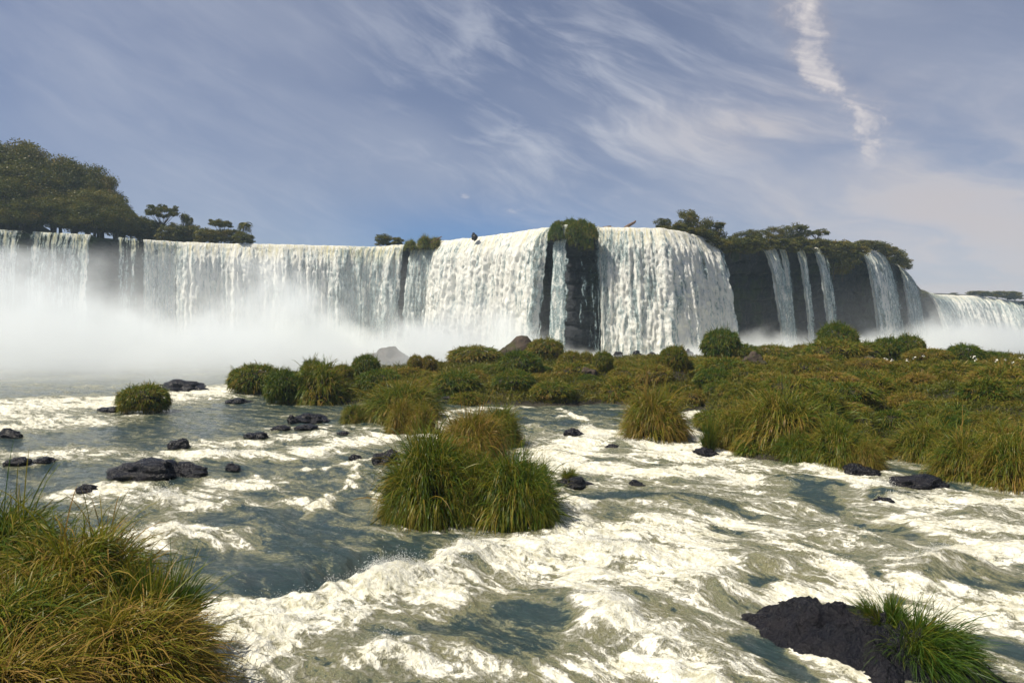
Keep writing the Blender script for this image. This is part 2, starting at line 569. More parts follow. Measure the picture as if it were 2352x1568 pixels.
def hill(x, y):
    """height of the land behind the lip above the lip"""
    d = y - lip_y_of_x(x)
    left = sstep(-x * 165.0 / np.maximum(y, 60), 101, 126) * 12 * sstep(d, 2, 36)
    right = 2.0 * sstep(x, 48, 70) * sstep(d, 1, 12)
    return left + right + 0.4 * fbm(x / 11, y / 11, 3, 77) * sstep(d, 0, 6)


def build_plateau():
    xs = np.concatenate([np.arange(-300, 135, 2.0), np.arange(135, 480, 5.0)])
    ks = np.array([0.2, 2, 4, 7, 10, 14, 18, 23, 28, 34, 40, 50, 65, 90, 130, 200, 320])
    Xg, K = np.meshgrid(xs, ks)
    Yg = lip_y_of_x(Xg) + K
    Zg = lip_z_of_x(Xg) - 0.3 + hill(Xg, Yg)
    o = link('plateau', mesh_arrays('plateau', np.stack([Xg, Yg, Zg], -1).reshape(-1, 3), grid_faces(len(ks), len(xs))), M['soil'])
    tag(o, kind='structure')


build_plateau()


def land_z(x, y):
    return float(lip_z_of_x(x) - 0.3 + hill(np.array([x]), np.array([y]))[0])


# ------------------------------------------------------------------ waterfalls
def curtain(label, u0, u1, qpts, leap=5.0, amp=1.0, ds=0.22, dz=0.26, group=None, lift=0.15, seed=1, back=3.0, fore=0.0, edge=1.2):
    s0, s1 = s_of_u(u0), s_of_u(u1)
    s = np.arange(s0, s1 + ds, ds)
    X, Y, Z, nx, ny, u = lip_at_s(s)
    q = np.interp(u, [p[0] for p in qpts], [p[1] for p in qpts])
    q = smooth(q, 3)
    zlip = Z + lift + 0.28 * fbm(s / 3.0, s * 0, 3, seed + 3) * np.clip(q, 0, 1)
    rowsb = np.linspace(-back, 0, 8)
    H = float((zlip + 0.6).max())
    rd = np.arange(dz, H + dz, dz)
    nb, nr = len(rowsb), len(rd)
    drop = np.concatenate([np.zeros(nb), rd])[:, None]
    bk = np.concatenate([rowsb, np.zeros(nr)])[:, None]
    v0 = leap * (0.82 + 0.55 * fbm(s / 5.0, s * 0 + 2.2, 3, seed))[None, :] / math.sqrt(26.0)
    out = v0 * (np.sqrt(drop + 0.12) - math.sqrt(0.12)) * np.ones_like(s)[None, :]
    S = s[None, :] + 0 * drop
    D = drop + 0 * S
    tx, ty = -ny, nx
    CO, DE, FL, FA, nvert = [], [], [], [], 0
    for sheet, (df, ddens, aa) in enumerate(((0.0, 0.10, 0.75), (0.75 * amp, -0.30, 1.15))):
        sd_ = seed + 200 * sheet
        w = 1.2 * fbm(S / 6, D / 9, 2, sd_ + 11)
        lump = billow((S + w) / 2.6, D / 9.5 - 0.3 * w, 3, sd_ + 20) * 0.55 + fbm((S + w) / 1.0, D / 4.6, 4, sd_ + 40, 0.62) * 0.9
        strand = fbm(S / 0.7, D / 18.0, 3, sd_ + 60)
        A = aa * amp * sstep(drop, 0.0, 6.0) * (0.25 + 0.75 * np.clip(q, 0, 1))[None, :]
        disp = A * (0.50 * lump + 0.60 * strand) + amp * 0.30 * fbm(S / 0.6, D / 1.1, 3, sd_ + 70) * sstep(drop, 0, 1)
        o = bk + out + disp + fore + df * sstep(drop, 0.2, 5.0)
        side = 0.3 * amp * fbm(S / 1.7, D / 2.2, 3, sd_ + 90) * sstep(drop, 0, 4)
        z = zlip[None, :] - drop + 0.12 * fbm(S / 1.2, (bk + D) / 1.2, 3, sd_ + 5)
        z = z - 0.35 * (bk / back) ** 2 + 0.02 * sheet
        CO.append(np.stack([X + nx * o + tx * side, Y + ny * o + ty * side, z], -1).reshape(-1, 3))
        e = np.minimum(s - s0, s1 - s)[None, :] + 0.7 * fbm(S / 2, D / 3, 3, sd_ + 33) * sstep(drop, 0, 6)
        dens = q[None, :] * (1.0 + 0 * D) + 0.12 * (q > 0.5)[None, :] + ddens
        dens = dens - 1.2 * (1 - sstep(e, 0.0, edge))
        dens = dens + 0.35 * (1 - sstep(D, 0, 1.5)) * (q > 0.35)[None, :]
        dens = dens + 0.20 * fbm(S / 2.6, D / 9.0, 3, sd_ + 120) + 0.30 * fbm(S / 1.5, D / 40.0, 3, sd_ + 140)
        DE.append(dens.ravel())
        FL.append(np.stack([S + seed * 13.1 + 57 * sheet, D, 0 * D], -1).reshape(-1, 3))
        FA.append(grid_faces(nb + nr, len(s)) + nvert)
        nvert += (nb + nr) * len(s)
    me = mesh_arrays('waterfall', np.concatenate(CO), np.concatenate(FA), {'dens': np.concatenate(DE), 'flow': np.concatenate(FL)})
    ob = link('waterfall', me, M['fall'])
    tag(ob, label, 'waterfall', group)
    return ob


curtain('thin streaky waterfall curtain in shade below the dark forested hill', -420, 216,
        [(-420, .4), (-60, .4), (20, .42), (44, .34), (52, .14), (66, .16), (80, .42), (130, .32), (165, .44), (185, .30), (200, .66), (216, .5)],  # density also lowered to darken this curtain, imitating its shade
        leap=4.0, amp=0.7, seed=3)
curtain('narrow ragged waterfall between a dark bare gap and the great cream cascade', 262, 412,
        [(262, .42), (285, .30), (328, .18), (334, .62), (360, .46), (412, .80)], leap=4.0, amp=0.7, seed=5)
curtain('broad billowing cream cascade below the palm and low trees', 400, 936,
        [(400, .7), (430, 1.0), (600, 1.05), (700, 1.0), (780, .85), (800, .62), (815, .72), (830, .5), (850, .68), (868, .62), (890, .78), (920, .7), (928, .45), (936, .2)],
        leap=6.0, amp=1.25, seed=7, edge=1.0)
curtain('massive white cascade between a narrow dark cleft and the grass capped buttress', 944, 1272,
        [(944, .5), (960, .72), (985, .62), (1000, .8), (1012, 1.0), (1200, 1.1), (1240, .95), (1258, .6), (1272, .3)],
        leap=6.5, amp=1.35, seed=9, edge=0.7)
curtain('single thin white stream down the dark grass capped buttress', 1286, 1312,
        [(1286, .1), (1294, .62), (1304, .62), (1312, .1)], leap=3.4, amp=0.35, ds=.12, seed=11, fore=2.4, edge=.5)
curtain('faint trickling strands on the dark buttress beside the big white cascade', 1318, 1376,
        [(1318, .16), (1340, .20), (1350, .12), (1366, .30), (1376, .45)], leap=2.6, amp=0.3, ds=.12, seed=12, fore=2.2, edge=.6)
curtain('tall white cascade that bends round the corner towards the shaded cliff', 1362, 1640,
        [(1362, .4), (1376, .80), (1420, .92), (1470, .85), (1500, 1.0), (1600, 1.05), (1625, .95), (1640, .7)],
        leap=7.0, amp=1.3, seed=14, edge=0.9)
TH = 'thin falls leaping from the shaded mossy cliff'
curtain('leaning white stream closest to the big cascade on the shaded cliff', 1746, 1782,
        [(1746, .55), (1756, .8), (1770, .75), (1782, .35)], leap=7.5, amp=0.8, ds=.15, seed=21, group=TH, edge=.7)
curtain('slim white stream second along the shaded mossy cliff', 1786, 1806,
        [(1786, .45), (1796, .65), (1806, .35)], leap=5.0, amp=0.6, ds=.14, seed=22, group=TH, edge=.6)
curtain('straight white stream third along the shaded mossy cliff', 1822, 1848,
        [(1822, .5), (1832, .8), (1848, .4)], leap=4.6, amp=0.6, ds=.14, seed=23, group=TH, edge=.6)
curtain('tapering white stream fourth along the shaded mossy cliff', 1860, 1892,
        [(1860, .75), (1872, .7), (1892, .3)], leap=6.4, amp=0.8, ds=.15, seed=24, group=TH, edge=.7)
curtain('wide white stream beneath the bushy end of the shaded cliff', 1970, 2030,
        [(1970, .5), (1985, .9), (2005, .85), (2015, .55), (2030, .45)], leap=7.0, amp=0.9, ds=.18, seed=25, group=TH, edge=.8)
curtain('misty last stream at the drooping tip of the shaded cliff', 2058, 2092,
        [(2058, .6), (2075, .7), (2092, .4)], leap=6.0, amp=0.9, ds=.25, seed=26, group=TH, edge=1.0)
curtain('far hazy waterfall beyond the end of the shaded cliff', 2118, 2338,
        [(2118, .5), (2150, .8), (2200, .9), (2300, .85), (2338, .5)], leap=15.0, amp=1.6, ds=.5, dz=.5, seed=27, edge=2.0)
curtain('farthest hazy waterfall past the low bush on the distant rim', 2352, 2520,
        [(2352, .7), (2520, .8)], leap=10.0, amp=1.5, ds=.6, dz=.6, seed=28, edge=2.0)

# ------------------------------------------------------------------ the island's shape
FRONT = [(-400, 860), (560, 880), (612, 912), (700, 928), (800, 925), (1010, 922), (1090, 930), (1200, 930), (1290, 932), (1380, 926), (1440, 932), (1570, 942),
         (1620, 938), (1655, 1000), (1700, 1045), (1750, 1055), (1900, 1066), (1995, 1066), (2020, 1015), (2110, 1040), (2200, 1090), (2352, 1122), (2520, 1165), (2900, 1250)]
fu = np.array([p[0] for p in FRONT], float)
fY = np.array([CAMZ * FOC / (p[1] - V0) for p in FRONT])


ISLB = [   # bushes of the island: label, u, distance, v of the top, width, variant, grass
    ('small round bush on the skyline near the shaggy cone bush', 787, 54, 836, 42, 0),
    ('round dark bush standing out against the spray', 841, 56, 813, 64, 1, 'grass_green'),
    ('pair of little bushes before the blunt boulder, the rounder one', 955, 62, 815, 36, 2),
    ('pair of little bushes before the blunt boulder, the lower one', 985, 62, 817, 36, 3),
    ('olive dome of grass in front of the brown outcrop', 1092, 74, 794, 125, 2),
    ('bush growing on the shoulder of the brown domed outcrop', 1252, 76, 776, 80, 0),
    ('dense bush below the brown domed outcrop', 1195, 58, 806, 90, 3, 'grass_green'),
    ('two humps of bush beside the outcrop, the wider hump', 1312, 60, 806, 60, 1),
    ('two humps of bush beside the outcrop, the narrower hump', 1346, 62, 808, 40, 0),
    ('dark little bush standing up before the tall cascade', 1384, 57, 806, 46, 2, 'grass_green'),
    ('dark thumb shaped bush on a rocky stump', 1548, 52, 793, 58, 1, 'grass_green'),
    ('brown dead growth on the side of the rocky stump', 1515, 52, 820, 52, 2, 'grass_brown'),
    ('tall dark green bush at the foot of the big cascade corner', 1656, 64, 754, 78, 0, 'grass_green'),
    ('low dark green bush beside the tall dark one', 1702, 64, 788, 76, 1, 'grass_green'),
    ('broad flat green bush below the leaning streams', 1770, 66, 793, 120, 3, 'grass_green'),
    ('pale little bush below the third thin stream', 1840, 70, 790, 44, 0),
    ('conspicuous round bush on top of a mound below the fourth stream', 1924, 62, 741, 84, 2, 'grass_green'),
    ('wide olive mound carrying the conspicuous round bush', 1920, 57, 779, 140, 1),
    ('leafy bush beside the mound of the round bush', 1990, 58, 786, 80, 3),
    ('leafy bush with thin twigs under the wide stream', 2040, 60, 774, 76, 0, 'grass_green'),
    ('bushy crest beside the twiggy leafy bush', 2088, 60, 768, 62, 2, 'grass_green'),
    ('sloping olive bush at the end of the bushy crest', 2135, 57, 800, 100, 1),
    ('round green bush against the far hazy waterfall', 2215, 56, 790, 78, 2, 'grass_green'),
    ('low bush trailing off from the round green bush', 2270, 57, 806, 84, 0, 'grass_green'),
    ('last low bush on the skyline under the farthest waterfall', 2335, 56, 828, 80, 3, 'grass_green'),
]


def island_base(x, y):
    x, y = np.asarray(x, float), np.asarray(y, float)
    u = U0 + FOC * x / np.maximum(y, 5.0)
    d = y - np.interp(u, fu, fY) + 0.8 * fbm(x / 4, y / 4, 3, 41)
    top = np.interp(u, [560, 700, 1100, 1600, 1900, 2200, 2500, 3000], [0.5, 0.8, 1.2, 1.6, 2.0, 2.0, 1.9, 1.9])
    yb = np.interp(u, [560, 700, 1100, 1600, 2000, 2300, 3000], [58, 64, 80, 84, 80, 68, 60])
    rise = np.where(d > 0, top * (1 - np.exp(-np.maximum(d, 0) / 9.0)) + 0.12 * sstep(d, 0, .6), d * 0.5)
    z = rise + (0.60 * fbm(x / 5.0, y / 5.0, 3, 43) + 0.40 * billow(x / 2.6, y / 2.6, 2, 47) - 0.1) * sstep(d, 0.3, 3)
    z = z - 6.0 * sstep(y, yb, yb + 10)
    z = z - 4.0 * sstep(-u, -612, -560)
    return np.maximum(z, -1.6)


KNOLL = []
for r_ in ISLB:
    x_, y_ = (r_[1] - U0) / FOC * r_[2], r_[2]
    rr_ = r_[4] / FOC * y_ / 2
    zt_ = CAMZ + (V0 - r_[3]) / FOC * y_
    KNOLL.append((x_, y_, max(0.0, zt_ - 1.75 * rr_ - float(island_base(x_, y_)) - 0.1), 1.5 * rr_))


def island_z(x, y):
    z = island_base(x, y)
    top = z * 0
    for kx, ky, kh, kr in KNOLL:
        top = np.maximum(top, kh * np.exp(-(((x - kx) ** 2 + (y - ky) ** 2) / kr ** 2) ** 1.5))
    return z + top


def build_island():
    us = np.linspace(520, 2900, 320)
    Ys = 17.0 * (100 / 17.0) ** np.linspace(0, 1, 220)
    U, Yg = np.meshgrid(us, Ys)
    Xg = (U - U0) / FOC * Yg
    Zg = island_z(Xg, Yg)
    o = link('island', mesh_arrays('island', np.stack([Xg, Yg, Zg], -1).reshape(-1, 3), grid_faces(len(Ys), len(us))), M['soil'])
    tag(o, kind='structure')


build_island()

# ------------------------------------------------------------------ the river
FD = np.array((0.78, -0.62))
FD /= np.linalg.norm(FD)


def stroke(P, pts, w):
    """distance field weight of a polyline given as picture points on the water level"""
    best = np.zeros(len(P))
    w = np.broadcast_to(np.asarray(w, float), (len(pts),))
    W = [at(*p)[:2] for p in pts]
    if len(W) == 1:
        W = [W[0], W[0] + 0.01]
        w = [w[0], w[0]]
    for a, b, wa, wb in zip(W[:-1], W[1:], w[:-1], w[1:]):
        ab = b - a
        t = np.clip(((P - a) @ ab) / (ab @ ab + 1e-9), 0, 1)
        d = np.hypot(*(P - a - t[:, None] * ab).T) / (wa + (wb - wa) * t)
        best = np.maximum(best, 1 - sstep(d, 0.0, 1.6))
    return best


FOAM = [  # strength, half width in metres, points
    (1.0, 0.75, [(745, 1385), (830, 1350), (950, 1325), (1060, 1275), (1200, 1245), (1400, 1262), (1600, 1300)]),
    (0.85, 0.9, [(1030, 1345), (1200, 1300), (1450, 1320), (1700, 1350)]),
    (1.0, 0.55, [(1330, 1330), (1380, 1400), (1480, 1480), (1590, 1545)]),
    (0.6, 0.5, [(1430, 1540), (1250, 1545), (1000, 1520)]),
    (1.0, 1.2, [(1290, 1040), (1380, 995), (1470, 1000), (1560, 1050)]),
    (1.0, 0.9, [(1230, 1050), (1330, 1075), (1480, 1085), (1650, 1085), (1730, 1100)]),
    (0.9, 1.0, [(1570, 955), (1620, 950)]),
    (0.9, 0.7, [(1570, 985), (1600, 1010), (1640, 1050), (1750, 1070)]),
    (0.9, 0.55, [(1290, 1125), (1320, 1170), (1310, 1225)]),
    (1.0, 0.9, [(1890, 1075), (1960, 1120), (2080, 1150), (2250, 1150), (2400, 1165)]),
    (0.75, 0.6, [(1990, 1175), (2150, 1210), (2352, 1225)]),
    (1.0, 0.6, [(2085, 1300), (2190, 1285), (2300, 1270), (2400, 1270)]),
    (1.0, 0.8, [(2040, 1360), (2130, 1390), (2250, 1400), (2400, 1400)]),
    (0.95, 0.5, [(1560, 1320), (1750, 1345), (1900, 1360), (2030, 1385)]),
    (0.8, 0.6, [(1490, 1190), (1700, 1210), (1850, 1265), (1960, 1310)]),
    (0.8, 0.9, [(1290, 1210), (1500, 1215), (1600, 1260)]),
    (0.95, 0.75, [(520, 1400), (640, 1415), (740, 1420)]),
    (0.95, 0.9, [(500, 1560), (560, 1490), (650, 1450), (820, 1430)]),
    (0.8, 0.6, [(620, 1540), (760, 1545), (900, 1500)]),
    (1.0, 0.75, [(240, 1125), (310, 1155), (420, 1145)]),
    (0.75, 0.7, [(420, 1150), (520, 1120), (600, 1110)]),
    (0.95, 0.75, [(285, 1250), (340, 1225), (440, 1215), (560, 1225)]),
    (0.6, 0.6, [(440, 1180), (560, 1160), (640, 1150)]),
    (1.0, 0.9, [(400, 1045), (500, 1045), (640, 1045), (760, 1030), (850, 1005)]),
    (0.8, 0.8, [(440, 1020), (600, 1015), (720, 995)]),
    (1.0, 3.2, [(-40, 950), (80, 925), (250, 925)]),
    (0.9, 2.2, [(-100, 985), (0, 980), (120, 968)]),
    (0.9, 3.0, [(395, 912), (500, 893)]),
    (0.8, 1.2, [(60, 1048), (110, 1043)]),
    (0.8, 0.8, [(150, 1040), (210, 1048)]),
    (0.85, 0.22, [(690, 1195), (740, 1150), (800, 1115), (845, 1065)]),
    (0.85, 0.18, [(690, 1080), (780, 1070), (850, 1055)]),
    (0.8, 0.25, [(690, 1200), (760, 1245), (850, 1260)]),
    (0.9, 0.25, [(880, 1140), (905, 1180), (890, 1200), (990, 1225)]),
    (0.7, 0.8, [(1005, 1000), (1000, 960), (1080, 940), (1180, 936)]),
    (0.9, 0.35, [(1290, 940), (1325, 965)]),
    (0.6, 0.5, [(640, 990), (760, 975), (900, 985), (1010, 1005)]),
    (0.5, 0.6, [(1690, 1400), (1600, 1470), (1700, 1540)]),
    (0.8, 0.4, [(1745, 1360), (1790, 1430), (1880, 1500), (1960, 1560)]),
    (0.7, 0.5, [(2230, 1480), (2300, 1530)]),
]
DARK = [
    (1.1, 0.85, [(650, 1180), (720, 1260), (800, 1290), (900, 1270), (985, 1245)]),
    (0.8, 0.75, [(560, 1290), (640, 1320), (700, 1350)]),
    (0.85, 0.55, [(1300, 1135), (1500, 1140), (1700, 1165)]),
    (0.65, 0.22, [(1640, 1215), (1830, 1240), (1950, 1290), (2060, 1365)]),
    (0.6, 0.22, [(1980, 1190), (2150, 1245), (2350, 1290)]),
    (1.1, 0.55, [(1800, 1095), (1870, 1110), (1905, 1160)]),
    (1.1, 1.4, [(1180, 965), (1260, 975), (1320, 975)]),
    (0.8, 0.8, [(1380, 945), (1430, 955)]),
    (1.0, 0.5, [(2020, 1060), (2100, 1085), (2200, 1115)]),
    (0.9, 0.3, [(2120, 1140), (2020, 1150)]),
    (0.5, 0.6, [(900, 1450), (1050, 1440), (1180, 1460)]),
    (0.55, 0.5, [(1100, 1395), (1260, 1400)]),
    (0.9, 0.4, [(1690, 1340), (1760, 1330)]),
    (0.8, 0.4, [(1740, 1480), (1830, 1540)]),
    (0.6, 0.5, [(2230, 1350), (2352, 1350)]),
    (0.5, 0.5, [(2250, 1470), (2352, 1490)]),
    (0.8, 1.0, [(550, 1180), (640, 1230)]),
]
# swells and pour-overs: height, along-radius, across-radius, u, v, angle
BUMP = [
    (0.55, 1.5, 0.8, 1880, 1115, -0.9), (0.50, 2.0, 1.3, 1260, 985, -0.3), (0.40, 0.9, 0.6, 2040, 1145, 0.0),
    (0.35, 1.4, 0.7, 1560, 1150, -0.4), (0.55, 1.6, 0.55, 870, 1345, 0.45), (0.45, 1.3, 0.6, 1100, 1290, 0.2), (0.45, 1.3, 0.55, 1380, 1275, -0.2),
    (0.50, 1.1, 0.6, 1430, 1440, -0.9), (0.60, 1.2, 0.55, 2150, 1310, 0.3), (0.45, 1.0, 0.5, 1300, 1175, 1.2),
    (0.40, 1.6, 0.8, 1410, 1020, -0.3), (0.35, 1.0, 0.5, 1610, 1350, -0.3), (0.35, 1.3, 0.6, 620, 1440, 0.2), (0.4, 1.2, .7, 340, 1160, 0.1),
    (0.4, 1.1, .6, 400, 1240, 0.1), (0.3, 1.4, .8, 560, 1050, 0), (0.45, .8, .5, 1650, 1540, -0.5), (-0.45, 1.4, 0.8, 800, 1310, 0.5),
    (-0.35, 1.3, 0.5, 1930, 1190, -0.7), (-0.3, 1.6, 0.6, 2050, 1380, -0.7), (0.35, 1.0, 0.5, 930, 1500, 0.3), (-0.3, 1.0, 0.6, 1240, 1430, 0),
    (0.35, 1.2, .5, 1760, 1290, -.5), (0.4, 1.2, .5, 2250, 1180, -.2), (0.35, 1.2, .5, 1950, 1240, -.5)]


def river_fields(X, Y):
    P = np.stack([X, Y], -1)
    u = U0 + FOC * X / np.maximum(Y, 6.0)
    v = V0 + FOC * CAMZ / np.maximum(Y, 6.0)
    wx, wy = 1.1 * fbm(X / 2.6, Y / 2.6, 3, 101), 1.1 * fbm(X / 2.6, Y / 2.6, 3, 202)
    sc = np.clip(Y / 22.0, 0.5, 4.0)
    wf = np.stack([fbm(X / 0.9, Y / 0.9, 3, 111), fbm(X / 0.9, Y / 0.9, 3, 212)], -1)
    Pw = P + 0.75 * np.stack([wx, wy], -1) * sc[:, None] + 0.55 * wf * np.clip(sc, 0.6, 1.5)[:, None]
    # streamlines swing: more sideways on the left of the river
    ang = np.interp(u, [-300, 500, 1000, 1500, 2600], [-0.15, -0.25, -0.55, -0.72, -0.62])
    a0 = X * FD[0] + Y * FD[1]
    b0 = -X * FD[1] + Y * FD[0]
    a = a0 + 1.3 * fbm(X / 9, Y / 9, 2, 5)
    b = b0 + 1.1 * fbm(X / 7, Y / 7, 3, 6) + 0.35 * fbm(X / 2.2, Y / 2.2, 2, 8)
    base = np.interp(u, [-300, 300, 700, 1050, 1300, 2700], [0.06, 0.12, 0.16, 0.33, 0.44, 0.46])
    base = base * sstep(v, 905, 1040) + np.interp(u, [0, 1000], [0.15, 0.12]) * (1 - sstep(v, 905, 1040))
    foam = base.copy()
    streak = fbm(a / 3.2, b / 0.38, 4, 305, 0.6)
    patch = fbm(a / 3.5, b / 1.6, 3, 306)
    brk = np.clip(0.80 + 0.75 * streak + 0.6 * patch, 0.15, 1.15)
    for st, w, pts in FOAM:
        um, vm_ = np.mean([p[0] for p in pts]), np.mean([p[1] for p in pts])
        if um < 660 and vm_ < 1300:
            w, st = np.asarray(w) * 1.5, st * 0.92
        foam = np.maximum(foam, base * 0.4 + st * 1.11 * brk * stroke(Pw, pts, np.asarray(w) * 1.25))
    for st, w, pts in DARK:
        foam = foam - 0.85 * st * stroke(Pw, pts, w) * np.clip(foam + .25, 0, 1)
    # churning pool under the falls
    d_lip = lip_y_of_x(X) - Y
    foam = np.maximum(foam, 0.9 * (1 - sstep(d_lip, 18, 60)))
    foam = foam + 0.35 * np.clip(fbm(X / 14.0, Y / 5.0, 4, 351) + 0.15, 0, 1) * sstep(Y, 45, 70) * (u < 900)
    foam = foam + 0.16 * fbm(a / 2.4, b / 0.8, 4, 301) * sstep(foam, 0.0, 0.3) + 0.16 * np.clip(patch + streak, 0, 1) * (Y < 60)
    far = 1 - sstep(Y, 40, 110) * 0.6
    h = 0.15 * fbm(a / 4.5, b / 1.7, 4, 311) + 0.09 * fbm(a / 1.6, b / 0.8, 4, 321)
    f = np.clip(foam, 0, 1)
    h = h + f * (0.16 * billow(a / 2.4, b / 0.85, 3, 331) + 0.13 * fbm(a / 0.60, b / 0.28, 4, 341, 0.64) - 0.02)
    h = h * far
    for hh, ra, rb, bu, bv, an in BUMP:
        c = at(bu, bv)
        dx, dy = Pw[:, 0] - c[0], Pw[:, 1] - c[1]
        ca, sa = math.cos(an), math.sin(an)
        e = ((dx * ca + dy * sa) / ra) ** 2 + ((-dx * sa + dy * ca) / rb) ** 2
        h = h + 0.66 * hh * np.exp(-e)
    calm = 1 - 0.55 * (1 - sstep(u, 300, 800)) * (1 - f)
    return h * calm - 0.03, foam, np.stack([a, b, 0 * a], -1)


def build_river():
    Ys = np.concatenate([np.arange(-24, 6, 2.0), 6 * (70 / 6.0) ** np.linspace(0, 1, 560), 70 * (440 / 70) ** np.linspace(0, 1, 90)[1:]])
    tn = np.concatenate([np.linspace(-2.6, -0.86, 40)[:-1], np.linspace(-0.86, 0.86, 900), np.linspace(0.86, 2.6, 40)[1:]])
    T, Yg = np.meshgrid(tn, Ys)
    Xg = T * np.maximum(Yg, 6.0)
    X, Y = Xg.ravel(), Yg.ravel()
    h, foam, fl = river_fields(X, Y)
    lap = sstep(Y, lip_y_of_x(X) + 4, lip_y_of_x(X) + 8)
    h = h - 3.0 * lap
    o = link('river', mesh_arrays('river', np.stack([X, Y, h], -1), grid_faces(len(Ys), len(tn)), {'foam': foam, 'flow': fl}), M['river'])
    tag(o, kind='structure')
    g = link('river_bed', mesh_arrays('river_bed', np.array([(-700, -100, -3.2), (900, -100, -3.2), (900, 900, -3.2), (-700, 900, -3.2)], float), np.array([[0, 1, 2, 3]])), M['bed'])
    tag(g, kind='structure')
    return X, Y, h, foam


RX, RY, RH, RF = build_river()


def build_spray():
    """loose drops thrown up over the white water"""
    m = (RY > 8) & (RY < 45) & (np.abs(RX / np.maximum(RY, 1)) < 0.85) & (RF > 0.62) & (RH > 0.12)
    idx = np.nonzero(m)[0]
    p = RY[idx] ** 1.2 * np.clip(RH[idx] - 0.1, 0, 1) ** 1.5
    idx = rng.choice(idx, 30000, p=p / p.sum())
    n = len(idx)
    up = rng.exponential(0.06, n) * (0.5 + RH[idx] * 1.2)
    c = np.stack([RX[idx] + rng.normal(0, .06, n), RY[idx] + rng.normal(0, .06, n), RH[idx] + 0.01 + up], -1)
    r = rng.uniform(0.002, 0.007, n) * np.clip(RY[idx] / 14, 0.7, 1.8)
    tet = np.array([(1, 1, 1), (-1, -1, 1), (-1, 1, -1), (1, -1, -1)], float) * 0.8
    co = (c[:, None, :] + tet[None] * r[:, None, None]).reshape(-1, 3)
    f = np.array([(0, 1, 2), (0, 3, 1), (0, 2, 3), (1, 3, 2)])
    fc = (np.arange(n)[:, None, None] * 4 + f[None]).reshape(-1, 3)
    o = link('spray', mesh_arrays('spray', co, fc), M['spray'])
    tag(o, 'loose white drops thrown up over the rapids', 'spray', kind='stuff')


build_spray()

# ------------------------------------------------------------------ rocks
def rock_mesh(name, seed, rough=0.35, sub=4, flat=0.0):
    import bmesh
    bm = bmesh.new()
    bmesh.ops.create_icosphere(bm, subdivisions=sub, radius=1.0)
    off = Vector((seed * 7.13, seed * 3.7, seed * 1.9))
    for v in bm.verts:
        p = v.co.copy()
        d = mnoise.fractal(p * 1.1 + off, 1.0, 2.0, 4) * rough
        c = mnoise.voronoi(p * 1.5 + off)[0]
        d += (c[1] - c[0]) * rough * 0.35
        d += mnoise.fractal(p * 4 + off, 1.0, 2.0, 3) * rough * 0.16
        v.co = p * (0.85 + d)
        if v.co.z > 0.6 and flat:
            v.co.z = 0.6 + (v.co.z - 0.6) * (1 - flat)
    me = bpy.data.meshes.new(name)
    bm.to_mesh(me)
    bm.free()
    me.polygons.foreach_set('use_smooth', np.ones(len(me.polygons), dtype=bool))
    return me


ROCKS = [rock_mesh('boulder', k, 0.42) for k in range(5)]


def boulder(label, u, v, wpx, hpx, k=0, rz=0.0, mat='rock', depth=0.75, z0=0.0, Y=None, group=None, skew=0.0):
    """boulder whose waterline is seen at u, v, with width and height in picture units"""
    p = at(u, v, z0) if Y is None else np.array(((u - U0) / FOC * Y, Y, z0))
    sx = wpx / FOC * p[1] / 2
    hz = hpx / FOC * p[1] * (1.0 if mat == 'dry_rock' else 0.68)
    me = ROCKS[k % 5].copy()
    me.materials.append(M[mat])
    o = link('boulder', me, None)
    o.location = (p[0], p[1] + sx * depth * 0.5, z0 + hz * 0.15)
    o.scale = (sx, sx * depth, hz * 0.85)
    o.rotation_euler = (0, skew, rz)
    tag(o, label, 'rock', group)
    return o


SUBM = 'small dark rocks breaking the surface of the rapids'
boulder('long low dark boulder in the dim left of the river, white water spilling below it', 325, 1098, 205, 62, 1, 0.05, depth=.6)
boulder('low dark tail rock beside the long low boulder', 430, 1092, 100, 38, 2, -.1, depth=.6)
boulder('pointed brown rock leaning against the large green tussock', 888, 1068, 66, 52, 3, 0.4, mat='rock')
boulder('flat black rock beside the shallow rapids below the bushy bank', 710, 968, 90, 26, 0, 0.1)
boulder('small round rock at the end of the flat black rock', 672, 972, 30, 26, 2, 0.9)
boulder('low wet slab just downstream of the flat black rock', 697, 986, 56, 16, 4, 0)
boulder('tiny black rock in the riffle below the small tussock', 787, 998, 34, 12, 1, 0)
boulder('small black rock alone upstream of the pointed brown rock', 815, 1056, 34, 18, 0, 0)
boulder('round dark rock above the long foam tongue', 408, 1030, 50, 34, 3, 0.3)
boulder('dim rock at the head of the misty river bend', 18, 1005, 52, 28, 2, 0.5)
boulder('brown rock low in the shaded water by the misty bank', 30, 1068, 60, 24, 4, 0)
boulder('dark flat rock next to the low brown rock in shaded water', 95, 1062, 56, 18, 1, 0)
boulder('half sunk dark rock downstream of the two shaded flat rocks', 195, 1132, 54, 28, 0, 0.2)
boulder('rounded rock almost awash beside the low tail rock', 532, 1078, 42, 18, 2, 0)
boulder('small rock awash between foam tongue and flat black rock', 585, 1005, 60, 18, 3, 0)
boulder('grey rock awash near the flat black rock', 640, 988, 46, 16, 4, 0)
boulder('low ledge rock with a tuft of grass in the white rapids', 1318, 1118, 84, 36, 1, -.2)
boulder('small smooth rock awash in dark water below the grassy ledge rock', 1465, 1118, 40, 20, 2, 0)
boulder('dark ledge under the pour over at the golden bank', 1320, 1000, 50, 24, 0, .3)
boulder('rock awash in the white water below the lone round tussock', 1405, 1030, 36, 14, 4, 0, group=SUBM)
boulder('sunken rock with water sheeting over it beyond the pour over', 2035, 1160, 62, 26, 1, 0)
boulder('black wet shelf under the hanging bank grass', 2125, 1120, 120, 40, 3, 0.1)
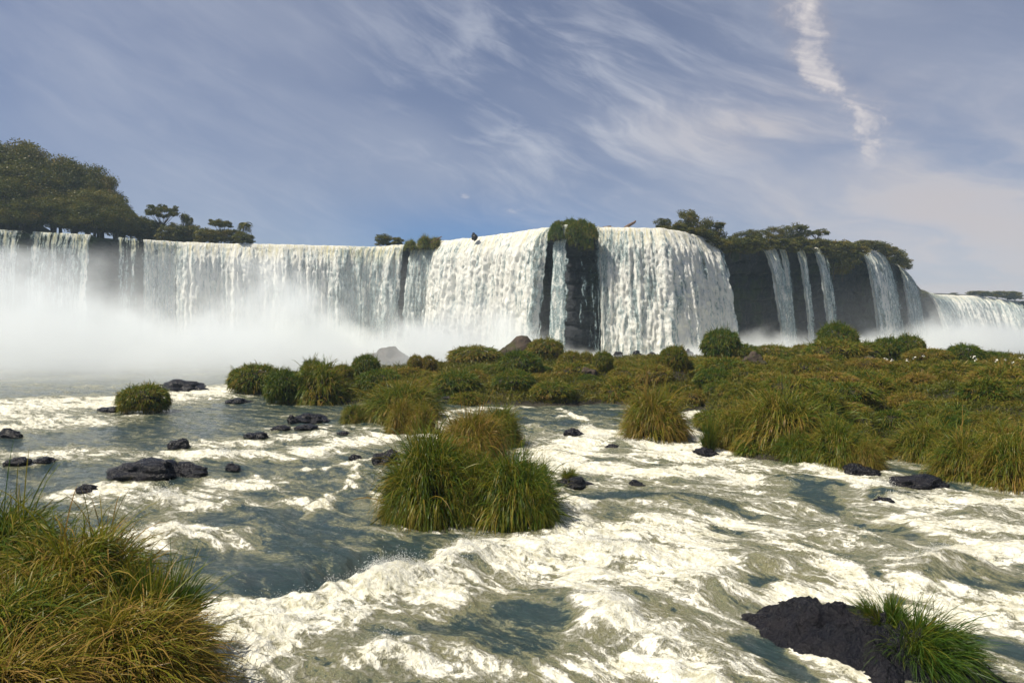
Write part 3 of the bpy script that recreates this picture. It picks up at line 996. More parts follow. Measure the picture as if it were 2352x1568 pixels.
boulder('black wet shelf at the foot of the golden tussock bank', 1985, 1085, 80, 24, 2, 0)
boulder('dark stones at the root of the little blue green tuft', 1625, 1045, 60, 24, 0, 0)
boulder('dark rock behind the brown tussock at the pour over', 1190, 1090, 90, 40, 3, .4)
boulder('black rock wedged under the left edge of the large green tussock', 915, 1195, 60, 60, 2, 0.8)
boulder('dark stone tucked into the bank beside the shallow rapids', 1025, 925, 44, 26, 1, 0)
boulder('dark red rock set in the grass above the side channel', 1680, 938, 36, 36, 3, .5, mat='dry_rock', z0=.2)
boulder('low wet stone in the side channel', 1668, 950, 34, 12, 2, 0)
boulder('low dark hump of rock in the drifting mist', 410, 897, 118, 36, 0, .1, mat='rock')
boulder('flat rock awash near the misty round bush', 245, 945, 60, 16, 3, 0)
boulder('low rock at the foot of the misty bush with a sill of foam', 540, 925, 60, 16, 1, 0)
boulder('big blunt boulder looming out of the spray behind the bank', 884, 842, 104, 50, 4, .2, mat='dry_rock', Y=90, z0=0)
boulder('brown domed outcrop with grass behind the bushy bank', 1215, 838, 170, 72, 0, .2, mat='dry_rock', Y=84, z0=0.4, depth=.6)
BR = 'wet rocks piled at the foot of the tall white cascade'
for k_, (u_, v_, w_, h_) in enumerate([(1395, 806, 36, 20), (1420, 800, 30, 18), (1465, 808, 34, 24), (1440, 812, 24, 14), (1500, 810, 26, 22),
                                       (1580, 808, 30, 30), (1345, 808, 26, 14), (1310, 804, 30, 18), (1530, 812, 22, 14), (1375, 815, 22, 12)]):
    boulder('dark wet rock among the pile at the foot of the tall white cascade', u_, v_, w_, h_, k_, k_ * .7, Y=118 - (v_ - 806), z0=0.4, group=BR)
IR = 'brown rocks showing through the island grass'
for k_, (u_, v_, w_, h_, Y_) in enumerate([(1740, 835, 60, 34, 52), (1815, 850, 26, 16, 50), (1525, 845, 44, 34, 56), (1350, 865, 40, 22, 55), (2000, 840, 70, 24, 52)]):
    x_ = (u_ - U0) / FOC * Y_
    boulder('brown rock half hidden in the island grass', u_, v_, w_, h_, k_, k_ * 1.1, mat='dry_rock', Y=Y_, z0=float(island_z(x_, Y_)) + .25, group=IR)


def ridge_rock():
    """the near black rock: a knobbly crest falling steeply to the left"""
    c = np.array((5.35, 10.55))
    nu, nv = 130, 90
    a = np.linspace(-1, 1, nu)[None, :]      # along the crest
    b = np.linspace(-1, 1, nv)[:, None]      # across, -1 is the left/near foot
    ang = math.radians(-52)
    L, Wd = 2.1, 0.95
    A, B = a + 0 * b, b + 0 * a
    px = A * L + 0.16 * fbm(A * 3, B * 3, 3, 12)
    py = B * Wd + 0.22 * fbm(A * 2.2, B * 2.2, 3, 13) + 0.14 * A * A
    prof = np.clip(1 - (np.abs(B - 0.25) / 1.1) ** 1.7, -0.4, 1) * np.clip(1 - np.abs(A) ** 3.2, -0.2, 1)
    z = 0.62 * prof + 0.34 * fbm(A * 3.3, B * 2.6, 4, 14, .6) * (0.4 + prof) + 0.10 * billow(A * 7, B * 5, 2, 15) * (.3 + prof) - 0.20
    X = c[0] + px * math.cos(ang) - py * math.sin(ang)
    Y = c[1] + px * math.sin(ang) + py * math.cos(ang)
    me = mesh_arrays('boulder', np.stack([X, Y, z], -1).reshape(-1, 3), grid_faces(nv, nu))
    o = link('boulder', me, M['rock'])
    tag(o, 'jagged black wet rock ridge with bright green grass on its flank', 'rock')


ridge_rock()

# ------------------------------------------------------------------ grasses
def blades(n, root, d0, length, width, droop, segs, tint, face=None):
    """root, d0 (n,3); returns verts, tris, tint per vertex of tapering drooping strips"""
    p = root.copy()
    d = d0 / np.linalg.norm(d0, axis=1, keepdims=True)
    sl = (length / segs)[:, None]
    side = np.cross(d, rng.normal(0, 1, (n, 3)) if face is None else face)
    side /= np.linalg.norm(side, axis=1, keepdims=True) + 1e-9
    rows = []
    for k in range(segs):
        w = width * (1.0 - 0.55 * (k / segs) ** 1.5) * (0.7 if k == 0 else 1.0)
        rows += [p - side * w[:, None] / 2, p + side * w[:, None] / 2]
        p = p + d * sl
        d = d + np.array((0, 0, -1.0)) * (droop * (0.5 + k / segs))[:, None]
        d /= np.linalg.norm(d, axis=1, keepdims=True)
    rows.append(p)
    nv = len(rows)
    V = np.stack(rows, 1).reshape(-1, 3)
    f = []
    for k in range(segs - 1):
        a = 2 * k
        f += [(a, a + 1, a + 3), (a, a + 3, a + 2)]
    a = 2 * (segs - 1)
    f.append((a, a + 1, a + 2))
    F = (np.arange(n)[:, None, None] * nv + np.array(f)[None]).reshape(-1, 3)
    along = np.concatenate([np.repeat(np.arange(segs) / segs, 2), [1.0]])
    return V, F, np.clip((tint[:, None] + 0.28 * (along[None] - 0.35)).ravel(), 0, 1)


def dome_mesh(seed, r=0.72, hz=0.62):
    nu, nv = 28, 10
    th = np.linspace(0, 2 * math.pi, nu)[None, :]
    ph = np.linspace(0, math.pi / 2 + 0.35, nv)[:, None]
    k = 1 + 0.16 * fbm(np.cos(th) * 1.5 + seed + 0 * ph, np.sin(th) * 1.5 + ph * 1.2, 3, seed)
    x, y, z = r * np.sin(ph) * np.cos(th) * k, r * np.sin(ph) * np.sin(th) * k, hz * np.cos(ph) * k
    return mesh_arrays('root_mass', np.stack([x, y, z + 0 * x], -1).reshape(-1, 3), grid_faces(nv, nu))


def ball_mesh(seed):
    nu, nv = 28, 14
    th = np.linspace(0, 2 * math.pi, nu)[None, :]
    ph = np.linspace(0, math.pi, nv)[:, None]
    k = 1 + 0.16 * fbm(np.cos(th) * 1.5 + seed + 0 * ph, np.sin(th) * 1.5 + ph * 1.2, 3, seed)
    x, y, z = .74 * np.sin(ph) * np.cos(th) * k, .74 * np.sin(ph) * np.sin(th) * k, .42 + .34 * np.cos(ph) * k
    return mesh_arrays('root_mass', np.stack([x, y, z + 0 * x], -1).reshape(-1, 3), grid_faces(nv, nu))


def tussock_mesh(seed, n, blen, bwid, segs=4, up=0.7, droop=0.5, r=0.72, hz=0.62, lean=(0, 0), low=-0.12, zc=0.0, side=1.0, per=22):
    """blades on a dome; the whole has about unit radius and unit height"""
    global rng
    keep, rng = rng, np.random.default_rng(seed)
    th = rng.uniform(0, 2 * math.pi, n)
    cz = rng.uniform(low, 1.0, n)
    sr = np.sqrt(np.clip(1 - cz * cz, 0, 1))
    nrm = np.stack([np.cos(th) * sr, np.sin(th) * sr, cz], -1)
    # tufts: blades gather round a few hundred growing points
    ng = max(20, n // per)
    gi = rng.integers(0, ng, n)
    nrm = nrm[gi] + rng.normal(0, 0.055, (n, 3))
    nrm /= np.linalg.norm(nrm, axis=1, keepdims=True)
    kk = 1 + 0.16 * fbm(nrm[:, 0] * 1.5 + seed, nrm[:, 1] * 1.5 + np.arccos(np.clip(nrm[:, 2], -1, 1)) * 1.2, 3, seed)
    root = nrm * np.array((r / side, r / side, hz)) * kk[:, None] + np.array((0, 0, zc))
    gd = rng.normal(0, 0.32, (ng, 3))[gi]
    d0 = nrm * 0.8 + np.array((lean[0], lean[1], up)) + gd + rng.normal(0, 0.22, (n, 3))
    gt = rng.normal(0.42, 0.17, ng)[gi]
    tint = np.clip(gt + rng.normal(0, 0.19, n) - 0.10 * cz[gi], 0.0, 1.0)
    ln = blen * rng.uniform(0.55, 1.15, n) * rng.uniform(0.6, 1.3, ng)[gi]
    stray = rng.random(n) < 0.07
    ln = np.where(stray, ln * 1.35, ln)
    droop = np.where(stray, droop * 0.45, droop)
    d0 = d0 + stray[:, None] * rng.normal(0, 0.35, (n, 3))
    V, F, T = blades(n, root, d0, ln, bwid * rng.uniform(0.6, 1.2, n), droop * rng.uniform(0.6, 1.3, n), segs, tint)
    rng = keep
    return mesh_arrays('blades', V, F, {'tint': T}, smooth=False)


TUS = {}
TUS['near'] = [(dome_mesh(50 + k, .66, .66), tussock_mesh(60 + k, 6500, 0.85, 0.020, 6, 0.50, 0.62, .70, .70)) for k in range(3)]
TUS['mid'] = [(dome_mesh(70 + k, .70, .70), tussock_mesh(80 + k, 4200, 0.62, 0.026, 5, 0.42, 0.75, .74, .74)) for k in range(3)]
TUS['far'] = [(dome_mesh(90 + k, .72, .72), tussock_mesh(95 + k, 4000, 0.34, 0.034, 4, 0.30, 0.8, .84, .84, per=10)) for k in range(4)]
TUS['ball'] = [(ball_mesh(130 + k), tussock_mesh(135 + k, 5200, 0.26, 0.028, 4, 0.15, 0.8, .46, .42, low=-0.75, zc=.45, side=.5, per=7)) for k in range(4)]
TUS['tuft'] = [(dome_mesh(110, .42, .25), tussock_mesh(111, 1500, 1.05, 0.030, 5, 1.2, 0.32, .42, .25))]
TUS['swept'] = [(dome_mesh(120, .55, .45), tussock_mesh(121, 4200, 1.05, 0.020, 6, 0.55, 0.42, .55, .45, lean=(0.75, -0.45)))]


def plant(name, kind, loc, sx, sy, sz, label, cat, group=None, mat='grass', k=0, rz=None, mound='soil'):
    dm, bl = TUS[kind][k % len(TUS[kind])]
    e = empty(name, loc, random.uniform(0, 6.28) if rz is None else rz)
    e.scale = (sx, sy, sz)
    for nm, me, mt in (('root_mass', dm, M[mound]), ('blades', bl, M[mat])):
        o = bpy.data.objects.new(nm, me)
        col.objects.link(o)
        if not me.materials:
            me.materials.append(mt)
        o.parent = e
        if nm == 'blades':
            o['kind'] = 'stuff'
        if me.materials[0] != mt:
            o.material_slots[0].link = 'OBJECT'
            o.material_slots[0].material = mt
    tag(e, label, cat, group)
    return e


def tuss(label, u, vb, vt, wpx, kind='mid', mat='grass', k=0, z0=0.0, cat='tussock', group=None, depth=1.0, name='grass_tussock', rz=None):
    """tussock from the picture: centre u, foot v, top v, width"""
    p = at(u, vb, z0)
    r = wpx / FOC * p[1] / 2
    Y = p[1] + r * depth * 0.75
    x = (u - U0) / FOC * Y
    h = CAMZ + (V0 - vt) / FOC * Y - z0
    return plant(name, kind, (x, Y, z0 - 0.05), r, r * depth, max(h, 0.2), label, cat, group, mat, k, rz)


tuss('large rounded green tussock on a rock amid the rapids', 990, 1205, 1024, 205, 'near', 'grass', 0)
tuss('lush green tussock joined to the large rounded one amid the rapids', 1180, 1210, 1066, 200, 'near', 'grass_green', 1)
tuss('small green tuft on the downstream shoulder of the lush tussock', 1240, 1140, 1070, 60, 'tuft', 'grass_green')
tuss('drooping brown dry tussock behind the large green one', 1085, 1062, 962, 145, 'near', 'grass_brown', 2)
tuss('olive tussock beside the drooping brown one at the pour over', 1148, 1028, 946, 92, 'near', 'grass', 1)
tuss('low brown grass tuft between the brown tussock and the lush one', 1120, 1105, 1052, 80, 'mid', 'grass_brown', 2)
tuss('shaggy tuft bulging from the front of the large rounded tussock', 945, 1206, 1092, 110, 'near', 'grass', 2, cat='tussock')
tuss('ragged tuft filling the notch between the large and the lush tussock', 1088, 1200, 1070, 110, 'near', 'grass', 1)
tuss('yellowing tuft on the crown of the large rounded tussock', 1040, 1150, 1030, 110, 'near', 'grass_brown', 0)
tuss('green skirt of grass trailing at the foot of the lush tussock', 1225, 1216, 1120, 90, 'near', 'grass_green', 2)
tuss('wide golden olive tussock in the shallows below the bushy bank', 925, 968, 893, 170, 'near', 'grass', 2)
tuss('golden tussock hanging over the riffle beside the wide olive one', 925, 996, 930, 70, 'near', 'grass', 0)
tuss('brownish tussock at the downstream end of the wide olive clump', 968, 998, 940, 66, 'near', 'grass_brown', 1)
tuss('little tussock on a stone beside the wide olive clump', 815, 970, 930, 62, 'mid', 'grass', 0)
tuss('shaggy cone shaped bush standing in the misty shallows', 735, 928, 836, 130, 'mid', 'grass', 1, cat='bush', name='bush')
tuss('pale misty bush leaning on the shaggy cone shaped one', 655, 928, 846, 92, 'ball', 'grass_green', 2, cat='bush', name='bush')
tuss('small dark bush peeking over the shaggy cone shaped one', 718, 898, 822, 60, 'ball', 'grass_green', 0, cat='bush', name='bush')
tuss('broad bluish bush half lost in the mist', 588, 905, 834, 120, 'ball', 'grass_green', 1, cat='bush', name='bush')
tuss('round bluish bush alone on a rock in the misty river', 330, 950, 880, 112, 'ball', 'grass_green', 2, cat='bush', name='bush')
tuss('lone round tussock at the head of the white rapids', 1502, 1015, 912, 138, 'near', 'grass', 2)
tuss('little blue green tuft by the golden bank', 1630, 1038, 972, 44, 'tuft', 'grass_green')
tuss('big shaggy golden tussock overhanging the bank', 1800, 1042, 922, 200, 'near', 'grass', 1, z0=.1)
tuss('tan grass clump at the corner of the golden bank', 1684, 1028, 952, 92, 'near', 'grass_brown', 0, z0=.1)
tuss('bright green tussock trailing in the water below the golden one', 1832, 1064, 1004, 100, 'near', 'grass_green', 2)
tuss('golden green tussock at the tip of the golden bank', 1925, 1072, 984, 120, 'near', 'grass', 0)
tuss('small spiky tussock on the point where the side pool begins', 1988, 1080, 1022, 70, 'near', 'grass', 1)
tuss('hanging grass clump on the bank over the black shelf', 2225, 1108, 1010, 150, 'near', 'grass', 2)
tuss('shaggy bank grass beside the hanging clump', 2120, 1062, 985, 130, 'near', 'grass', 0)
tuss('yellow green bank grass trailing over the foam edge', 2320, 1128, 1020, 150, 'near', 'grass', 1)
tuss('tiny bright green tuft on the low ledge rock', 1308, 1106, 1076, 42, 'tuft', 'grass_green', z0=.12)

# the swept grass on the black ridge rock
plant('grass_tussock', 'swept', (6.12, 10.05, 0.12), 0.62, 0.62, 0.62, 'bright green wind swept grass on the jagged black rock', 'tussock', None, 'grass_lush', rz=0.0)
plant('grass_tussock', 'tuft', (5.88, 10.75, 0.28), 0.42, 0.42, 0.45, 'short bright tuft on the crest of the jagged black rock', 'tussock', None, 'grass_lush')

# the near corner of the bank
def corner_bank():
    xs, ys = np.linspace(-11, -2.5, 70), np.linspace(3.0, 14.5, 90)
    X, Y = np.meshgrid(xs, ys)
    e = ((X + 7.6) / 3.4) ** 2 + ((Y - 8.3) / 3.6) ** 2
    e2 = ((X + 9.6) / 2.4) ** 2 + ((Y - 11.0) / 2.4) ** 2
    z = 1.0 * (1.15 - np.minimum(e, e2)) + 0.25 * fbm(X, Y, 3, 60)
    z = np.clip(z, -1.2, 0.9)
    o = link('bank', mesh_arrays('bank', np.stack([X, Y, z], -1).reshape(-1, 3), grid_faces(len(ys), len(xs))), M['soil'])
    tag(o, kind='structure')


corner_bank()
NB = 'long grass on the near bank'
for k_, (x_, y_, z_, r_, h_, mt_, kd_, lb_) in enumerate([
        (-5.3, 10.15, 0.45, .62, 1.05, 'grass_green', 'tuft', 'upright dark green tuft at the edge of the near bank'),
        (-6.9, 10.7, 0.50, 1.15, 1.25, 'grass', 'near', 'tall rounded tussock beside the upright tuft on the near bank'),
        (-9.1, 12.0, 0.30, 1.15, 1.45, 'grass_green', 'near', 'shaggy green mound at the back of the near bank'),
        (-5.2, 9.0, 0.45, 1.10, 0.85, 'grass_brown', 'near', 'brown tussock trailing towards the cream foam on the near bank'),
        (-6.7, 9.1, 0.65, 1.10, 0.90, 'grass', 'near', None),
        (-8.3, 10.2, 0.65, 1.20, 0.95, 'grass', 'near', None),
        (-7.7, 8.2, 0.7, 1.20, 0.80, 'grass', 'near', None),
        (-6.0, 7.9, 0.6, 1.10, 0.75, 'grass_brown', 'near', None),
        (-9.3, 9.4, 0.55, 1.20, 0.95, 'grass', 'near', None)]):
    plant('grass_tussock', kd_, (x_, y_, z_ - .15), r_, r_, h_, lb_ or ('dry brownish long grass tussock at the foot of the near bank' if mt_ == 'grass_brown' else 'long olive grass tussock filling the middle of the near bank'), 'tussock', None if lb_ else NB, mt_, k_)

# ------------------------------------------------------------------ the island's bushes and ground cover
def isl(label, u, Y, vt, wpx, k=0, mat='grass', kind='ball', group=None):
    x = (u - U0) / FOC * Y
    z0 = float(island_z(x, Y))
    r = wpx / FOC * Y / 2 * 1.08
    h = CAMZ + (V0 - vt) / FOC * Y - z0 + 0.1
    return plant('bush', kind, (x, Y, z0 - 0.1), r, r * 0.9, max(h, 0.4), label, 'bush', group, mat, k)


for a_ in ISLB:
    isl(*a_)

IG = 'grass mounds covering the island'
r2 = random.Random(5)


def zone_of(u, Y):
    if u < 880:
        return 'between the shaggy cone bush and the round dark bush'
    if u < 1130:
        return 'on the bushy bank behind the wide olive tussock' if Y < 52 else 'on the bank below the blunt boulder'
    if u < 1420:
        return 'on the bank above the dark pour over' if Y < 52 else 'close below the brown domed outcrop'
    if u < 1640:
        return 'around the rocky stump with the thumb shaped bush'
    if u < 1860:
        return 'on the slope above the big golden tussock' if Y < 45 else 'below the broad flat green bush'
    if u < 2080:
        return 'on the slope above the side pool' if Y < 45 else 'below the mound of the conspicuous round bush'
    return 'on the slope over the black shelf' if Y < 42 else 'near the white flowers of the island crest'


placed = []
tries = 0
while len(placed) < 230 and tries < 9000:
    tries += 1
    Y = 22 * (80 / 22.0) ** (r2.random() ** 0.9)
    u = r2.uniform(600, 2480)
    x = (u - U0) / FOC * Y
    z = float(island_z(x, Y))
    if z < 0.18:
        continue
    r = r2.uniform(0.6, 1.55) * (0.75 + Y / 110)
    if any((x - a) ** 2 + (Y - b) ** 2 < (0.75 * (r + c)) ** 2 for a, b, c in placed):
        continue
    placed.append((x, Y, r))
    mt = r2.choice(['grass', 'grass', 'grass', 'grass_green', 'grass_brown'])
    h = r * r2.uniform(0.6, 1.15)
    lim = CAMZ - (Y * (float(np.interp(u, [600, 1100, 1600, 2000, 2400], [850, 830, 815, 800, 835])) - V0) / FOC) - z
    plant('grass_mound', r2.choice(['ball', 'ball', 'far']) if Y > 32 else 'mid', (x, Y, z - 0.28), r, r, min(h, max(lim, 0.35)), '%s grass mound %s' % ({'grass': 'olive', 'grass_green': 'green', 'grass_brown': 'brownish'}[mt], zone_of(u, Y)), 'grass mound', IG, mt, r2.randrange(4))


def build_cover():
    n0 = 700000
    u = rng.uniform(560, 2520, n0)
    Y = 19 * (82 / 19.0) ** rng.random(n0)
    x = (u - U0) / FOC * Y
    z = island_z(x, Y)
    keep = z > 0.05
    x, Y, z = x[keep], Y[keep], z[keep]
    m = min(len(x), 300000)
    x, Y, z = x[:m], Y[:m], z[:m]
    patch = fbm(x / 3.0, Y / 3.0, 3, 91)
    tall = 0.8 + 0.9 * np.clip(fbm(x / 1.6, Y / 1.6, 3, 92) + 0.2, 0, 1)
    root = np.stack([x, Y, z - 0.05 + 0.25 * rng.random(m) * tall], -1)
    d0 = np.stack([rng.normal(0, .6, m), rng.normal(0, .6, m), rng.uniform(0.35, 1.2, m)], -1)
    ln = rng.uniform(0.16, 0.40, m) * tall * np.clip(Y / 40, 0.75, 1.3)
    wd = rng.uniform(0.016, 0.036, m) * np.clip(Y / 30, 0.7, 2.2)
    tint = np.clip(0.38 + 0.5 * patch + rng.normal(0, 0.17, m), 0, 1)
    V, F, T = blades(m, root, d0, ln, wd, rng.uniform(0.3, 1.0, m), 3, tint)
    o = link('ground_cover', mesh_arrays('ground_cover', V, F, {'tint': T}, smooth=False), M['cover'])
    tag(o, 'low tangle of leaves and grass covering the island', 'ground cover', kind='stuff')


build_cover()

# white flowers on the right of the island
for k_, (u_, Y_) in enumerate([(2035, 50), (2048, 49), (2085, 50), (2100, 49.5), (2120, 49), (2235, 47), (2240, 48), (2290, 49), (2310, 48), (2325, 48.5), (2345, 49)]):
    x_ = (u_ - U0) / FOC * Y_
    z_ = float(island_z(x_, Y_))
    e = empty('flowering_plant', (x_, Y_, z_ + .1), k_)
    stem, F_, T_ = blades(14, np.tile(np.array([(0, 0, 0.)]), (14, 1)), np.stack([rng.normal(0, .5, 14), rng.normal(0, .5, 14), np.ones(14)], -1),
                          rng.uniform(.6, .95, 14), np.full(14, .06), np.full(14, .25), 4, rng.uniform(.1, .5, 14))
    link('leaves', mesh_arrays('leaves', stem, F_, {'tint': T_}, False), M['cover'], e)
    pv, pf, pt_ = blades(9, np.tile(np.array([(0, 0, 0.92)]), (9, 1)) + rng.normal(0, .05, (9, 3)), rng.normal(0, 1, (9, 3)), np.full(9, .10), np.full(9, .06), np.full(9, .3), 3, np.full(9, .5))
    link('flower', mesh_arrays('flower', pv, pf, None, False), M['petal'], e)
    tag(e, 'leafy plant with white flowers on the island crest', 'flowering plant', 'white flowering plants on the island')

# ------------------------------------------------------------------ trees on the rim
def tube(p0, p1, r0, r1, k=6):
    p0, p1 = np.array(p0, float), np.array(p1, float)
    d = p1 - p0
    d /= np.linalg.norm(d)
    a = np.cross(d, (0.3, 0.9, 0.1))
    a /= np.linalg.norm(a)
    b = np.cross(d, a)
    th = np.arange(k) * 2 * math.pi / k
    ring = np.cos(th)[:, None] * a + np.sin(th)[:, None] * b
    V = np.concatenate([p0 + ring * r0, p1 + ring * r1])
    i = np.arange(k)
    j = (i + 1) % k
    return V, np.stack([i, j, j + k, i + k], -1)


def join(parts):
    V, F, o = [], [], 0
    for v, f in parts:
        V.append(v)
        F.append(f + o)
        o += len(v)
    return np.concatenate(V), np.concatenate(F)


def make_tree_meshes(seed, shape, nclump, nleaf, leaf):
    """unit tree of height 1; shape 'round', 'flat' or 'tall'"""
    R = np.random.default_rng(seed)
    parts = [tube((0, 0, 0), (0.02, 0.01, 0.35), 0.030, 0.022), tube((0.02, 0.01, 0.35), (0.0, 0.03, 0.6), 0.022, 0.012)]
    cs = []
    for k in range(nclump):
        a = R.uniform(0, 2 * math.pi)
        if shape == 'flat':
            r, z = 0.46 * math.sqrt(R.random()), R.uniform(0.72, 0.92)
            cr = (0.13, 0.05)
        elif shape == 'tall':
            z = R.uniform(0.30, 0.95)
            r = 0.24 * math.sqrt(R.random()) * (1.15 - z * 0.7)
            cr = (0.12, 0.09)
        else:
            z = R.uniform(0.32, 0.90)
            r = 0.42 * math.sqrt(R.random()) * math.sqrt(max(0.05, 1 - ((z - 0.55) / 0.45) ** 2))
            cr = (0.15, 0.10)
        c = np.array((r * math.cos(a), r * math.sin(a), z))
        cs.append((c, cr))
        if k % 2 == 0:
            zz = 0.25 + 0.35 * (z - 0.3)
            parts.append(tube((0.01, 0.01, zz), c * (0.9, 0.9, 0.97), 0.012, 0.004, 4))
    tv, tf = join(parts)
    trunk = mesh_arrays('trunk', tv, tf)
    pts, tint = [], []
    for c, (ch, cv) in cs:
        d = R.normal(0, 1, (nleaf, 3))
        d /= np.linalg.norm(d, axis=1, keepdims=True)
        rr = R.uniform(0.35, 1.0, nleaf)[:, None] * R.uniform(0.7, 1.2)
        pts.append(c + d * rr * np.array((ch, ch, cv)))
        tint.append(np.clip(R.normal(0.45, 0.16) + R.normal(0, 0.12, nleaf), 0, 1))
    P = np.concatenate(pts)
    T = np.concatenate(tint)
    n = len(P)
    a = R.normal(0, 1, (n, 3))
    a[:, 2] *= 0.5
    a /= np.linalg.norm(a, axis=1, keepdims=True)
    b = np.cross(a, R.normal(0, 1, (n, 3)))
    b /= np.linalg.norm(b, axis=1, keepdims=True)
    s = leaf * R.uniform(0.6, 1.3, n)[:, None]
    V = np.stack([P - a * s, P + b * s * .55, P + a * s, P - b * s * .55], 1).reshape(-1, 3)
    F = np.arange(n * 4).reshape(-1, 4)
    crown = mesh_arrays('crown', V, F, {'tint': np.repeat(T, 4)}, False)
    trunk.materials.append(M['bark'])
    crown.materials.append(M['tree'])
    return trunk, crown


TREES = {
    'round': [make_tree_meshes(300 + k, 'round', 56, 120, 0.022) for k in range(3)],
    'big': [make_tree_meshes(320 + k, 'round', 110, 130, 0.015) for k in range(3)],
    'flat': [make_tree_meshes(330 + k, 'flat', 36, 110, 0.024) for k in range(2)],
    'tall': [make_tree_meshes(340 + k, 'tall', 40, 100, 0.022) for k in range(2)],
    'shrub': [make_tree_meshes(350 + k, 'round', 46, 100, 0.030) for k in range(3)]}


def tree(label, shape, u, vt, vb, Y, wide=1.0, k=0, group=None, name='tree', cat='tree'):
    p = atd(u, vb, Y)
    if Y > float(lip_y_of_x(p[0])) + 0.5:          # rooted on the land behind the rim
        p[2] = land_z(p[0], Y)
    h = CAMZ + (V0 - vt) / FOC * Y - p[2]
    wide = wide * min(1.6, (vb - vt) / FOC * Y / h)
    tm, cm = TREES[shape][k % len(TREES[shape])]
    e = empty(name, (p[0], p[1], p[2] - 0.2), k * 2.4 + u)
    e.scale = (h * wide, h * wide, h)
    for nm, me in (('trunk', tm), ('crown', cm)):
        o = bpy.data.objects.new(nm, me)
        col.objects.link(o)
        o.parent = e
    tag(e, label, cat, group)
    return e


# dark forest on the hill to the left
FG = 'big dark trees on the forested hill above the shaded falls'
for k_, (x_, d_, h_, w_) in enumerate([(-150, 34, 17, 1.1), (-140, 26, 15, 1.2), (-131, 31, 15, 1.1), (-123, 26, 15, 1.2), (-117, 18, 15, 1.1), (-110, 22, 14, 1.1),
                                       (-104, 16, 14, 1.05), (-99, 11, 13, 1.0), (-138, 14, 15, 1.2), (-127, 12, 14, 1.2), (-116, 9, 12, 1.1), (-106, 7, 10, 1.1), (-145, 8, 13, 1.2), (-133, 6, 11, 1.2),
                                       (-122, 5, 9.5, 1.2), (-113, 13, 11, 1.2), (-107, 11, 10, 1.2), (-103, 20, 12, 1.1), (-97, 6, 9, 1.2), (-94, 9, 9, 1.0), (-119, 13, 12, 1.2), (-129, 20, 13, 1.2), (-111, 4.5, 8.5, 1.2), (-101, 5.5, 8, 1.1), (-158, 20, 16, 1.2), (-150, 6, 11, 1.2)]):
    y_ = float(lip_y_of_x(x_)) + d_
    z_ = land_z(x_, y_)
    tm, cm = TREES['big'][k_ % 3]
    e = empty('tree', (x_, y_, z_ - .3), k_ * 1.7)
    e.scale = (h_ * w_ * 1.2, h_ * w_ * 1.2, h_)
    for nm, me in (('trunk', tm), ('crown', cm)):
        o = bpy.data.objects.new(nm, me)
        col.objects.link(o)
        o.parent = e
    tag(e, 'big dark tree of the dense forest on the hill above the shaded falls', 'tree', FG)

for k_, (u_, vt_, vb_, w_) in enumerate([(75, 325, 470, .9), (120, 345, 480, .9), (165, 356, 490, .85), (205, 366, 500, .8), (238, 392, 505, .75), (262, 432, 520, .8), (283, 462, 530, .8), (30, 312, 470, .9)]):
    tree('big dark tree of the dense forest on the hill above the shaded falls', 'big', u_, vt_, vb_, 172, w_, k_, FG)
tree('flat topped tree standing clear between the forest and the palm', 'flat', 372, 464, 545, 168, 0.85, 0)
tree('slender open tree right behind the flat topped one', 'tall', 425, 488, 545, 172, 0.9, 0)
tree('domed tree just short of the palm', 'flat', 508, 500, 553, 170, 1.0, 1)
tree('thin wispy tree between the flat topped and domed trees', 'tall', 440, 498, 550, 176, .6, 1)
LB = 'low trees lining the rim between forest and palm'
for k_, (u_, vt_, w_) in enumerate([(300, 480, .9), (322, 492, 1.1), (345, 498, 1.1), (395, 508, 1.2), (412, 518, 1.4), (446, 514, 1.3), (470, 520, 1.4), (496, 524, 1.4), (530, 522, 1.4), (556, 530, 1.3), (574, 537, 1.1), (340, 522, 1.8), (380, 530, 1.9), (285, 505, 1.6)]):
    tree('low bushy tree in the row between the forest and the palm', 'shrub', u_, vt_, float(np.interp(u_, lu, [p[2] for p in LIP])) + 3, 166 + (k_ % 3) * 2, w_, k_, LB, 'low_tree')


def palm(u, vt, vb, Y):
    p = atd(u, vb, Y)
    h = (vb - vt) / FOC * Y
    e = empty('palm_tree', (p[0], p[1], p[2] - .2))
    parts = []
    prev = np.array((0, 0, 0.))
    for k in range(6):
        nx_ = np.array((0.10 * ((k + 1) / 6) ** 2 * h, 0, h * 0.72 * (k + 1) / 6))
        parts.append(tube(prev, nx_, 0.19 - 0.012 * k, 0.18 - 0.012 * k, 8))
        prev = nx_
    v, f = join(parts)
    link('trunk', mesh_arrays('trunk', v, f), M['bark'], e)
    for k in range(13):
        a = k * 2.4
        el = 0.9 - 0.12 * k
        n = 26
        t = np.linspace(0.05, 1, n)
        L = h * 0.42
        d = np.array((math.cos(a), math.sin(a), 0))
        spine = prev + d[None] * (L * t * (0.65 + .1 * el))[:, None] + np.array((0, 0, 1))[None] * (L * (el * t - 1.15 * t * t))[:, None]
        perp = np.cross(d, (0, 0, 1))
        root = np.repeat(spine, 2, 0)
        sgn = np.tile([1, -1], n)
        d0 = perp[None] * sgn[:, None] + d[None] * 0.5 + np.array((0, 0, -.1))
        V, F, T = blades(2 * n, root, d0, np.repeat(L * .34 * np.sin(math.pi * np.clip(t, .08, .95)) + .1, 2), np.full(2 * n, .16), np.full(2 * n, .35), 2, rng.uniform(.3, .7, 2 * n))
        link('frond', mesh_arrays('frond', V, F, {'tint': T}, False), M['tree'], e)
    tag(e, 'feathery palm at the end of the tree row above the cream cascade', 'palm tree')


palm(556, 496, 555, 170)

